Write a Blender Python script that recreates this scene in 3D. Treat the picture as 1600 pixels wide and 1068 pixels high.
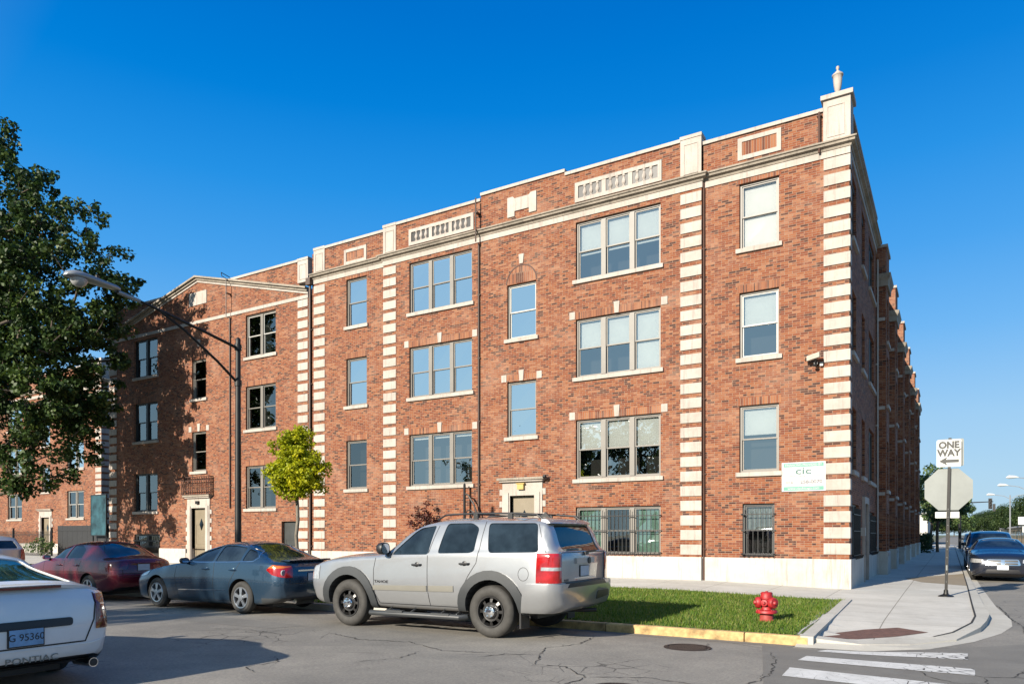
import bpy, bmesh, math, random
import numpy as np
from mathutils import Vector, Matrix
from mathutils.bvhtree import BVHTree
R = math.radians; PI = math.pi
random.seed(7); rng = np.random.default_rng(7)
for o in list(bpy.data.objects): bpy.data.objects.remove(o)
scn = bpy.context.scene
COL = scn.collection
# ------------------------------------------------------------------ camera
cam = bpy.data.cameras.new('camera'); camo = bpy.data.objects.new('camera', cam); COL.objects.link(camo)
camo.location = (0, 0, 1.6); camo.rotation_euler = (R(90), 0, math.atan2(685, 1139))
cam.sensor_width = 36; cam.lens = 1139/1600*36; cam.shift_y = 300/1600
cam.clip_start = .1; cam.clip_end = 3000; scn.camera = camo
# ------------------------------------------------------------------ sky and sun
SUN_EL = 23.5
sdx, sdy = -.205, -.979
wd = bpy.data.worlds.new('World'); scn.world = wd; wd.use_nodes = True
nt = wd.node_tree; nt.nodes.clear()
wo = nt.nodes.new('ShaderNodeOutputWorld'); bg = nt.nodes.new('ShaderNodeBackground')
sky = nt.nodes.new('ShaderNodeTexSky'); sky.sky_type = 'NISHITA'; sky.sun_disc = False
sky.sun_elevation = R(SUN_EL); sky.sun_rotation = math.atan2(sdx, sdy) % (2*PI)
sky.air_density = 1.0; sky.dust_density = .25; sky.ozone_density = 2.2; sky.altitude = 100
hs = nt.nodes.new('ShaderNodeHueSaturation'); hs.inputs['Saturation'].default_value = 1.02
hs.inputs['Value'].default_value = 1.0; hs.inputs['Hue'].default_value = .5
bg.inputs['Strength'].default_value = .0685
# clear late-summer air: pale at the horizon, deep saturated blue overhead, mixed with the physical sky
tc = nt.nodes.new('ShaderNodeTexCoord'); sp_ = nt.nodes.new('ShaderNodeSeparateXYZ'); nt.links.new(tc.outputs['Generated'], sp_.inputs[0])
cr = nt.nodes.new('ShaderNodeValToRGB'); el_ = cr.color_ramp.elements
SKY = [(0, (.46, .66, .83)), (.07, (.42, .66, .88)), (.14, (.35, .62, .91)), (.24, (.17, .49, .93)), (.33, (.075, .39, .90)), (.42, (.025, .31, .84)), (.5, (.006, .235, .75)), (.58, (.002, .18, .66)), (1, (.0, .12, .5))]
while len(el_) < len(SKY): el_.new(.5)
for e_, (p_, c_) in zip(el_, SKY): e_.position = p_; e_.color = (*c_, 1)
nt.links.new(sp_.outputs[2], cr.inputs[0])
vm = nt.nodes.new('ShaderNodeVectorMath'); vm.operation = 'SCALE'; vm.inputs['Scale'].default_value = 6.6; nt.links.new(cr.outputs[0], vm.inputs[0])
mxs = nt.nodes.new('ShaderNodeMix'); mxs.data_type = 'RGBA'; mxs.inputs[0].default_value = .93
nt.links.new(sky.outputs[0], mxs.inputs[6]); nt.links.new(vm.outputs[0], mxs.inputs[7])
dp = nt.nodes.new('ShaderNodeVectorMath'); dp.operation = 'DOT_PRODUCT'; nt.links.new(tc.outputs['Generated'], dp.inputs[0]); dp.inputs[1].default_value = (sdx*math.cos(R(SUN_EL)), sdy*math.cos(R(SUN_EL)), math.sin(R(SUN_EL)))
mr = nt.nodes.new('ShaderNodeMapRange'); mr.inputs['From Min'].default_value = .0; mr.inputs['From Max'].default_value = 1; mr.inputs['To Max'].default_value = .6; nt.links.new(dp.outputs['Value'], mr.inputs['Value'])
mx2 = nt.nodes.new('ShaderNodeMix'); mx2.data_type = 'RGBA'; nt.links.new(mr.outputs[0], mx2.inputs[0]); nt.links.new(mxs.outputs[2], mx2.inputs[6]); mx2.inputs[7].default_value = (4.3, 5.9, 6.5, 1)
nt.links.new(mx2.outputs[2], hs.inputs['Color']); nt.links.new(hs.outputs[0], bg.inputs[0]); nt.links.new(bg.outputs[0], wo.inputs[0])
sl = bpy.data.lights.new('sun', 'SUN'); sl.energy = 5.0; sl.angle = R(.53); sl.color = (1, .91, .77)
so = bpy.data.objects.new('sun', sl); COL.objects.link(so)
ce = math.cos(R(SUN_EL))
so.rotation_euler = Vector((sdx*ce, sdy*ce, math.sin(R(SUN_EL)))).to_track_quat('Z', 'Y').to_euler()
scn.view_settings.view_transform = 'Standard'; scn.view_settings.look = 'None'
scn.view_settings.exposure = 1.1; scn.view_settings.gamma = 1
scn.render.resolution_x = 1024; scn.render.resolution_y = 683

# ------------------------------------------------------------------ materials
MATS = {}
def newmat(name):
    m = bpy.data.materials.new(name); m.use_nodes = True; MATS[name] = m
    return m, m.node_tree, m.node_tree.nodes['Principled BSDF']
def N(t, ty, **kw):
    n = t.nodes.new(ty)
    for k, v in kw.items():
        if k in n.inputs: n.inputs[k].default_value = v
        else: setattr(n, k, v)
    return n
def ramp(t, fac, stops):
    r = t.nodes.new('ShaderNodeValToRGB'); e = r.color_ramp.elements
    while len(e) < len(stops): e.new(.5)
    for el, (p, c) in zip(e, stops): el.position = p; el.color = (*c, 1) if len(c) == 3 else c
    t.links.new(fac, r.inputs[0]); return r.outputs[0]
def mix(t, fac, a, b, mode='MIX'):
    m = t.nodes.new('ShaderNodeMix'); m.data_type = 'RGBA'; m.blend_type = mode
    for s, v in ((m.inputs[0], fac), (m.inputs[6], a), (m.inputs[7], b)):
        if hasattr(v, 'is_linked'): t.links.new(v, s)
        elif isinstance(v, tuple): s.default_value = (*v, 1)
        else: s.default_value = v
    return m.outputs[2]
def math_(t, op, a, b=None, c=None):
    m = t.nodes.new('ShaderNodeMath'); m.operation = op
    for i, v in enumerate((a, b, c)):
        if v is None: continue
        if hasattr(v, 'is_linked'): t.links.new(v, m.inputs[i])
        else: m.inputs[i].default_value = v
    return m.outputs[0]
def noise(t, vec, scale, detail=4, rough=.6, dist=0):
    n = N(t, 'ShaderNodeTexNoise', Scale=scale, Detail=detail, Roughness=rough, Distortion=dist)
    if vec is not None: t.links.new(vec, n.inputs['Vector'])
    return n.outputs['Fac']
def bump(t, b, h, strength=.3, dist=.01):
    n = N(t, 'ShaderNodeBump', Strength=strength, Distance=dist); t.links.new(h, n.inputs['Height'])
    t.links.new(n.outputs[0], b.inputs['Normal'])
def objco(t): return t.nodes.new('ShaderNodeTexCoord').outputs['Object']
def uvco(t): return t.nodes.new('ShaderNodeTexCoord').outputs['UV']
def simple(name, col, rough=.5, metal=0, var=.15, scale=3, spec=.5, coat=0, bumps=0):
    if metal < .5: col = tuple(x*.61 for x in col)
    m, t, b = newmat(name)
    b.inputs['Roughness'].default_value = rough; b.inputs['Metallic'].default_value = metal
    b.inputs['Specular IOR Level'].default_value = spec; b.inputs['Coat Weight'].default_value = coat
    b.inputs['Coat Roughness'].default_value = .04
    if var:
        f = noise(t, objco(t), scale, 6, .65)
        c = ramp(t, f, [(.3, tuple(x*(1-var) for x in col)), (.7, tuple(min(1, x*(1+var)) for x in col))])
        t.links.new(c, b.inputs['Base Color'])
        if bumps: bump(t, b, noise(t, objco(t), scale*14, 3), bumps, .01)
    else: b.inputs['Base Color'].default_value = (*col, 1)
    return m

def brick(name, stops, mortar, w=.205, h=.0615, mw=.011):
    m, t, b = newmat(name)
    sx = t.nodes.new('ShaderNodeSeparateXYZ'); t.links.new(uvco(t), sx.inputs[0])
    u, v = sx.outputs[0], sx.outputs[1]
    vr = math_(t, 'DIVIDE', v, h); row = math_(t, 'FLOOR', vr); fv = math_(t, 'FRACT', vr)
    off = math_(t, 'MULTIPLY', math_(t, 'MODULO', row, 2.0), .5)
    # every sixth course is laid as headers
    ur = math_(t, 'ADD', math_(t, 'DIVIDE', u, w), off)
    six = math_(t, 'COMPARE', math_(t, 'MODULO', row, 3.0), 0.0, .1)
    ur = math_(t, 'MULTIPLY', ur, math_(t, 'ADD', 1.0, six))
    cu = math_(t, 'FLOOR', ur); fu = math_(t, 'FRACT', ur)
    cv = t.nodes.new('ShaderNodeCombineXYZ'); t.links.new(cu, cv.inputs[0]); t.links.new(row, cv.inputs[1])
    wn = N(t, 'ShaderNodeTexWhiteNoise'); t.links.new(cv.outputs[0], wn.inputs['Vector'])
    big = noise(t, uvco(t), .55, 5, .6)
    val = math_(t, 'ADD', wn.outputs['Value'], math_(t, 'MULTIPLY', math_(t, 'SUBTRACT', big, .5), .5))
    col = ramp(t, val, stops)
    grain = noise(t, uvco(t), 60, 3)
    col = mix(t, .35, col, ramp(t, grain, [(.3, (.35, .35, .35)), (.7, (1, 1, 1))]), 'MULTIPLY')
    # slow weathering
    wth = noise(t, uvco(t), .9, 8, .7, .4)
    col = mix(t, math_(t, 'MULTIPLY', math_(t, 'MAXIMUM', math_(t, 'SUBTRACT', wth, .5), 0.0), 2.2), col, (.33, .20, .14))
    mk = math_(t, 'MAXIMUM', math_(t, 'LESS_THAN', fv, mw/h), math_(t, 'LESS_THAN', fu, mw/w*1.1))
    col = mix(t, mk, col, mortar)
    t.links.new(col, b.inputs['Base Color']); b.inputs['Roughness'].default_value = .85
    b.inputs['Specular IOR Level'].default_value = .25
    hgt = math_(t, 'ADD', math_(t, 'SUBTRACT', 1.0, mk), math_(t, 'MULTIPLY', math_(t, 'ADD', grain, wn.outputs['Value']), .25))
    bump(t, b, hgt, .7, .008)
    return m
BR = [(.0, (.050, .021, .017)), (.11, (.070, .027, .019)), (.18, (.135, .037, .019)), (.45, (.182, .050, .021)), (.7, (.215, .071, .029)), (.9, (.265, .115, .060)), (1, (.135, .038, .021))]
brick('brick', BR, (.23, .155, .11))
brick('brick_soldier', [(.0, (.07, .03, .022)), (.2, (.15, .052, .03)), (.6, (.23, .08, .036)), (1, (.27, .12, .06))], (.22, .15, .11), w=.075, h=.4)
def stone(name, a, b_, rough=.8, streak=True):
    a, b_ = (tuple(x*.57 for x in q) for q in (a, b_))
    m, t, b = newmat(name)
    f = noise(t, objco(t), 1.1, 9, .78)
    mp = N(t, 'ShaderNodeMapping'); mp.inputs['Scale'].default_value = (5, 5, .35); t.links.new(objco(t), mp.inputs[0])
    s = noise(t, mp.outputs[0], 2.2, 6, .7)
    c = ramp(t, f, [(.3, a), (.62, b_)])
    if streak: c = mix(t, math_(t, 'MULTIPLY', ramp(t, s, [(.52, (0, 0, 0)), (.70, (1, 1, 1))]), .6), c, tuple(x*.5 for x in a))
    t.links.new(c, b.inputs['Base Color']); b.inputs['Roughness'].default_value = rough
    bump(t, b, noise(t, objco(t), 35, 4), .25, .006); return m
stone('limestone', (.47, .40, .345), (.64, .57, .51))
stone('limestone_worn', (.22, .19, .15), (.48, .41, .33))
stone('plinth_paint', (.54, .50, .44), (.74, .70, .63))
stone('plinth_shade', (.5, .5, .52), (.7, .7, .7))
simple('frame_taupe', (.225, .205, .18), .5, var=.1)
simple('frame_dark', (.045, .045, .045), .5)
simple('frame_white', (.55, .53, .49), .5, var=.1)
simple('iron', (.02, .02, .022), .45, .3, spec=.5)
simple('iron_rust', (.09, .035, .02), .7)
simple('pipe_brown', (.08, .045, .032), .6)
simple('blind_white', (.80, .79, .76), .8, var=.04)
simple('blind_green', (.42, .62, .50), .8, var=.15, scale=6)
simple('curtain', (.55, .53, .50), .9, var=.3, scale=5)
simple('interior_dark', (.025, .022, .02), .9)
simple('door_taupe', (.27, .22, .15), .5, var=.1)
simple('door_dark', (.03, .035, .035), .6, var=.3)
simple('roof_tar', (.05, .05, .05), .9)
simple('brass_lamp', (.6, .42, .12), .4, var=.1)
simple('kerb_yellow', (.60, .40, .17), .85, var=.6, scale=5, bumps=.3)
simple('brick_red_paver', (.16, .075, .055), .9, var=.4, scale=12, bumps=.4)
simple('black_plastic', (.016, .016, .018), .45, var=.1)
simple('dark_plastic', (.05, .055, .06), .5, var=.12)
simple('rubber', (.048, .045, .041), .75, var=.35, scale=8)
simple('chrome', (.75, .76, .78), .12, 1, var=.03)
simple('alloy', (.52, .53, .55), .28, .9, var=.08)
simple('steel_black', (.035, .034, .034), .35, .5, var=.2)
simple('sign_white', (.66, .67, .65), .5, var=.05)
simple('sign_black', (.02, .02, .02), .5, var=0)
simple('sign_green', (.10, .36, .27), .5, var=.05)
simple('sign_teal_text', (.03, .13, .12), .5, var=0)
simple('sign_grey_text', (.20, .19, .21), .5, var=0)
simple('sign_back', (.25, .27, .26), .5, .1, var=.12, scale=2)
simple('hydrant_red', (.44, .018, .022), .5, var=.45, scale=14, bumps=.2)
simple('hydrant_faded', (.42, .06, .05), .6, var=.25, scale=9)
simple('lamp_grey', (.40, .41, .42), .4, .4, var=.1)
simple('lamp_glass', (.45, .45, .44), .15, var=.1)
simple('pole_dark', (.022, .021, .020), .5, .4, var=.25, scale=6)
simple('bark', (.13, .10, .075), .95, var=.4, scale=6, bumps=.6)
simple('bark_young', (.22, .19, .15), .9, var=.25, scale=9)
simple('plate_blue', (.22, .42, .68), .45, var=.25, scale=9)
simple('plate_pale', (.62, .66, .72), .45, var=.1, scale=9)
simple('lamp_red', (.42, .008, .01), .12, var=.35, scale=11, coat=1)
simple('lamp_maroon', (.17, .012, .012), .12, var=.5, scale=11, coat=1)
simple('lamp_orange', (.75, .18, .02), .15, var=.2, scale=11, coat=1)
simple('lamp_clear', (.62, .62, .62), .1, .4, var=.3, scale=18, coat=1)
simple('trim_beige', (.24, .23, .20), .45, var=.05)
simple('manhole_iron', (.028, .02, .018), .6, .6, var=.3, scale=20, bumps=.5)
simple('panel_black', (.018, .018, .02), .6)
simple('banner_teal', (.03, .085, .105), .3, var=.95, scale=1.3)
simple('wall_tan', (.50, .36, .20), .9, var=.15, scale=.4)
simple('wall_white', (.66, .64, .60), .8, var=.1, scale=.3)
simple('wall_pale', (.50, .48, .46), .8, var=.15, scale=.3)
simple('camera_shell', (.55, .50, .42), .5, var=.1)
simple('paper_litter', (.6, .5, .4), .9, var=.3)
def paint(name, col, metal=.5, rough=.32, dirt=.25, flake=.0):
    m, t, b = newmat(name)
    f = noise(t, objco(t), 2.3, 8, .7, .3); g = noise(t, objco(t), 14, 6, .7)
    c = ramp(t, f, [(.35, tuple(x*(1-.06) for x in col)), (.65, col)])
    sx = t.nodes.new('ShaderNodeSeparateXYZ'); t.links.new(objco(t), sx.inputs[0])
    low = math_(t, 'SUBTRACT', 1.0, math_(t, 'MULTIPLY', sx.outputs[2], 1.1))     # road dust sits low on the body
    low = math_(t, 'MAXIMUM', low, .12)
    d = math_(t, 'MULTIPLY', math_(t, 'MULTIPLY', low, g), dirt*2)
    c = mix(t, d, c, (.20, .175, .14))
    t.links.new(c, b.inputs['Base Color']); b.inputs['Metallic'].default_value = metal
    t.links.new(math_(t, 'ADD', rough, math_(t, 'MULTIPLY', d, .5)), b.inputs['Roughness'])
    b.inputs['Coat Weight'].default_value = .9; b.inputs['Coat Roughness'].default_value = .03
    return m
paint('paint_silver', (.33, .34, .355), .62, .28, .30)
paint('paint_blue', (.015, .043, .080), .5, .26, .10)
paint('paint_maroon', (.105, .003, .012), .4, .25, .03)
paint('paint_white', (.60, .60, .60), .0, .35, .18)
paint('paint_black', (0.009, 0.013, 0.025), .3, .25, .06)
paint('paint_navy', (0.014, 0.043, 0.094), .4, .25, .06)
paint('paint_tan', (.46, .45, .43), .4, .35, .2)
# clear pane: part mirror, part see-through, the mirror share growing towards grazing angles
def glass(name, tint, refl, rough=.01, wav=.0):
    m, t, b = newmat(name); t.nodes.remove(b)
    out = t.nodes['Material Output']
    tr = N(t, 'ShaderNodeBsdfTransparent'); tr.inputs[0].default_value = (*tint, 1)
    gl = N(t, 'ShaderNodeBsdfGlossy', Roughness=rough)
    gl.inputs[0].default_value = (.92, .98, 1, 1)
    fr = N(t, 'ShaderNodeFresnel', IOR=1.5)
    f = math_(t, 'MINIMUM', math_(t, 'ADD', math_(t, 'MULTIPLY', fr.outputs[0], 1.6), refl), 1.0)
    if wav:
        bp = N(t, 'ShaderNodeBump', Strength=wav, Distance=.02)
        t.links.new(noise(t, objco(t), 1.6, 2), bp.inputs['Height']); t.links.new(bp.outputs[0], gl.inputs['Normal'])
    mx = N(t, 'ShaderNodeMixShader'); t.links.new(f, mx.inputs[0]); t.links.new(tr.outputs[0], mx.inputs[1]); t.links.new(gl.outputs[0], mx.inputs[2])
    t.links.new(mx.outputs[0], out.inputs[0]); return m
glass('pane_glass', (.80, .84, .84), .26, wav=.06)
glass('pane_glass_sky', (.6, .65, .65), .70, wav=.08)
glass('pane_glass_dull', (.5, .55, .55), .12, wav=.06)
glass('pane_glass_faint', (.82, .84, .84), .10)  # clear, faintly mirroring; the white blind behind carries the painted glow
def cglass(name, col, spec=.8):
    m, t, b = newmat(name)
    f = noise(t, objco(t), 2.6, 3, .5)
    t.links.new(ramp(t, f, [(.4, tuple(x*.5 for x in col)), (.65, tuple(x*1.5 for x in col))]), b.inputs['Base Color'])
    b.inputs['Roughness'].default_value = .04; b.inputs['IOR'].default_value = 1.5; b.inputs['Coat Weight'].default_value = .2
    b.inputs['Coat Roughness'].default_value = .01
    return m
cglass('car_glass', (.010, .016, .022)); cglass('car_glass_green', (.018, .05, .048))
# asphalt with patches, cracks and oil
m, t, b = newmat('asphalt')
co = objco(t)
f1 = noise(t, co, .35, 8, .65, .5); f2 = noise(t, co, 26, 7, .9); f3 = noise(t, co, 2.2, 6, .7)
c = ramp(t, f1, [(.28, (.14, .132, .118)), (.5, (.195, .181, .16)), (.72, (.25, .231, .202))])
c = mix(t, .55, c, ramp(t, f2, [(.34, (.25, .25, .25)), (.5, (.95, .95, .95)), (.66, (1.7, 1.65, 1.5))]), 'MULTIPLY')
c = mix(t, .5, c, ramp(t, f3, [(.3, (.7, .7, .72)), (.7, (1.1, 1.1, 1.08))]), 'MULTIPLY')
vp = N(t, 'ShaderNodeTexVoronoi', Scale=.22); t.links.new(co, vp.inputs['Vector']); sc_ = t.nodes.new('ShaderNodeSeparateColor'); t.links.new(vp.outputs['Color'], sc_.inputs[0])
c = mix(t, .35, c, ramp(t, sc_.outputs[0], [(.3, (.72, .72, .73)), (.6, (1.05, 1.04, 1.02))]), 'MULTIPLY')
st_ = ramp(t, noise(t, co, 1.7, 5, .7, 1.2), [(.6, (0, 0, 0)), (.72, (1, 1, 1))]); c = mix(t, math_(t, 'MULTIPLY', st_, .3), c, (.07, .063, .055))
wv = N(t, 'ShaderNodeTexNoise', Scale=1.3, Detail=6, Roughness=.7); t.links.new(co, wv.inputs['Vector'])
dv = mix(t, .12, co, wv.outputs['Color'], 'ADD')
vo = N(t, 'ShaderNodeTexVoronoi', feature='DISTANCE_TO_EDGE', Scale=.33); t.links.new(dv, vo.inputs['Vector'])
ck = math_(t, 'LESS_THAN', vo.outputs['Distance'], math_(t, 'MULTIPLY', math_(t, 'MAXIMUM', math_(t, 'SUBTRACT', noise(t, co, .8, 3), .5), 0.0), .04))
vo2 = N(t, 'ShaderNodeTexVoronoi', feature='DISTANCE_TO_EDGE', Scale=2.6); t.links.new(dv, vo2.inputs['Vector'])
ck2 = math_(t, 'LESS_THAN', vo2.outputs['Distance'], math_(t, 'MULTIPLY', math_(t, 'MAXIMUM', math_(t, 'SUBTRACT', noise(t, co, .45, 3), .55), 0.0), .28))
ckk = math_(t, 'MAXIMUM', math_(t, 'MULTIPLY', ck, .45), math_(t, 'MULTIPLY', ck2, .8))
c = mix(t, math_(t, 'MULTIPLY', ckk, .8), c, (.022, .02, .018))
t.links.new(c, b.inputs['Base Color']); b.inputs['Roughness'].default_value = .82; b.inputs['Specular IOR Level'].default_value = .35
bump(t, b, math_(t, 'SUBTRACT', f2, math_(t, 'MULTIPLY', ckk, 1.5)), .6, .01)
def asphalt2(name, a, b_, fine=55):
    a, b_ = (tuple(x*.62 for x in q) for q in (a, b_))
    m, t, b = newmat(name); co = objco(t)
    c = ramp(t, noise(t, co, 1.1, 7, .7, .6), [(.3, a), (.7, b_)])
    c = mix(t, .5, c, ramp(t, noise(t, co, fine, 4, .8), [(.3, (.4, .4, .4)), (.5, (.95, .95, .95)), (.72, (1.4, 1.4, 1.35))]), 'MULTIPLY')
    t.links.new(c, b.inputs['Base Color']); b.inputs['Roughness'].default_value = .85
    bump(t, b, noise(t, co, fine, 4, .8), .5, .008); return m
asphalt2('asphalt_patch', (.185, .172, .152), (.255, .238, .21))
asphalt2('crack_tar', (.014, .013, .012), (.03, .027, .024))
def concrete(name, a, b_, slab=1.5, ox=0, oy=0):
    a, b_ = (tuple(x*.64 for x in q) for q in (a, b_))
    m, t, b = newmat(name); co = objco(t)
    c = ramp(t, noise(t, co, .7, 9, .72, .7), [(.28, a), (.7, b_)])
    c = mix(t, .35, c, ramp(t, noise(t, co, 70, 3), [(.3, (.6, .6, .6)), (.7, (1.1, 1.1, 1.1))]), 'MULTIPLY')
    c = mix(t, math_(t, 'MULTIPLY', ramp(t, noise(t, co, 2.1, 8, .8, 1.5), [(.55, (0, 0, 0)), (.8, (1, 1, 1))]), .55), c, tuple(x*.5 for x in a))
    if slab:
        s = t.nodes.new('ShaderNodeSeparateXYZ'); t.links.new(co, s.inputs[0])
        g1 = math_(t, 'LESS_THAN', math_(t, 'FRACT', math_(t, 'DIVIDE', math_(t, 'ADD', s.outputs[0], 100+ox), slab)), .012)
        g2 = math_(t, 'LESS_THAN', math_(t, 'FRACT', math_(t, 'DIVIDE', math_(t, 'ADD', s.outputs[1], 100+oy), slab)), .012)
        g = math_(t, 'MAXIMUM', g1, g2); c = mix(t, math_(t, 'MULTIPLY', g, .75), c, (.10, .085, .065))
    t.links.new(c, b.inputs['Base Color']); b.inputs['Roughness'].default_value = .88
    bump(t, b, noise(t, co, 70, 4), .3, .005); return m
concrete('concrete_walk', (.54, .51, .455), (.76, .725, .66))
concrete('concrete_kerb', (.50, .47, .41), (.68, .645, .575), 0)
concrete('concrete_tan', (.30, .235, .155), (.38, .31, .215), 0)
m, t, b = newmat('road_paint'); co = objco(t)
c = ramp(t, noise(t, co, 4, 8, .8), [(.3, (.37, .36, .34)), (.6, (.53, .52, .50))])
dv = mix(t, .1, co, N(t, 'ShaderNodeTexNoise', Scale=2.0, Detail=5).outputs['Color'], 'ADD')
vo = N(t, 'ShaderNodeTexVoronoi', feature='DISTANCE_TO_EDGE', Scale=5.5); t.links.new(co, vo.inputs['Vector'])
s = t.nodes.new('ShaderNodeSeparateXYZ'); t.links.new(co, s.inputs[0])
wear = math_(t, 'MULTIPLY', math_(t, 'MAXIMUM', math_(t, 'ADD', math_(t, 'MULTIPLY', s.outputs[0], .5), .35), 0.04), noise(t, co, 1.4, 4))
k = math_(t, 'LESS_THAN', vo.outputs['Distance'], math_(t, 'MULTIPLY', wear, .22))
c = mix(t, k, c, (.06, .055, .05)); t.links.new(c, b.inputs['Base Color']); b.inputs['Roughness'].default_value = .8
m, t, b = newmat('lawn'); co = objco(t)
c = ramp(t, noise(t, co, 1.4, 8, .7), [(.3, (.035, .065, .010)), (.55, (.065, .095, .014)), (.78, (.14, .11, .04))])
t.links.new(c, b.inputs['Base Color']); b.inputs['Roughness'].default_value = .95
m, t, b = newmat('far_ground'); co = objco(t)
c = ramp(t, noise(t, co, .08, 8, .7), [(.3, (.06, .08, .03)), (.7, (.13, .125, .075))])
t.links.new(c, b.inputs['Base Color']); b.inputs['Roughness'].default_value = 1
def leaf(name, stops, trans=.35, scale=.9):
    m, t, b = newmat(name); out = t.nodes['Material Output']
    at = N(t, 'ShaderNodeAttribute', attribute_name='tone'); 
    f = math_(t, 'ADD', math_(t, 'MULTIPLY', at.outputs['Fac'], .6), math_(t, 'MULTIPLY', noise(t, objco(t), scale, 3), .4))
    c = ramp(t, f, stops)
    t.links.new(c, b.inputs['Base Color']); b.inputs['Roughness'].default_value = .55; b.inputs['Specular IOR Level'].default_value = .3
    tl = N(t, 'ShaderNodeBsdfTranslucent'); t.links.new(c, tl.inputs[0])
    mx = N(t, 'ShaderNodeMixShader'); mx.inputs[0].default_value = trans
    t.links.new(b.outputs[0], mx.inputs[1]); t.links.new(tl.outputs[0], mx.inputs[2]); t.links.new(mx.outputs[0], out.inputs[0])
leaf('leaf_green', [(.2, (.012, .028, .006)), (.5, (.027, .055, .010)), (.8, (.080, .118, .020))], .25)
leaf('leaf_lime', [(.2, (.16, .21, .008)), (.5, (.34, .37, .01)), (.8, (.56, .50, .015))], .5)
leaf('leaf_far', [(.2, (.04, .075, .025)), (.5, (.075, .12, .035)), (.8, (.14, .18, .06))])
leaf('leaf_dark', [(.2, (.012, .028, .010)), (.5, (.03, .055, .015)), (.8, (.06, .09, .02))])
leaf('leaf_plum', [(.2, (.04, .012, .012)), (.5, (.09, .025, .02)), (.8, (.16, .05, .03))])
leaf('grass_blade', [(.2, (.045, .10, .009)), (.5, (.10, .175, .015)), (.8, (.22, .22, .06))], .4, 1.2)

# ------------------------------------------------------------------ object helpers
def tag(o, label=None, cat=None, group=None, kind=None):
    if label: o['label'] = label
    if cat: o['category'] = cat
    if group: o['group'] = group
    if kind: o['kind'] = kind
    return o
def empty(name, label, cat, loc=(0, 0, 0), rz=0, group=None):
    o = bpy.data.objects.new(name, None); COL.objects.link(o); o.location = loc; o.rotation_euler = (0, 0, rz)
    o.empty_display_size = .2
    return tag(o, label, cat, group)
def link(name, me, mats, parent=None):
    if isinstance(mats, str): mats = [mats]
    if not me.materials:
        for m in mats: me.materials.append(MATS[m])
    o = bpy.data.objects.new(name, me); COL.objects.link(o)
    if parent: o.parent = parent
    return o
def smooth_by_angle(me, ang=35):
    bm = bmesh.new(); bm.from_mesh(me)
    for f in bm.faces: f.smooth = True
    for e in bm.edges: e.smooth = len(e.link_faces) == 2 and e.calc_face_angle(9) < R(ang)
    bm.to_mesh(me); bm.free()
IDM = lambda u, z, d: (u, z, d)
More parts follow.
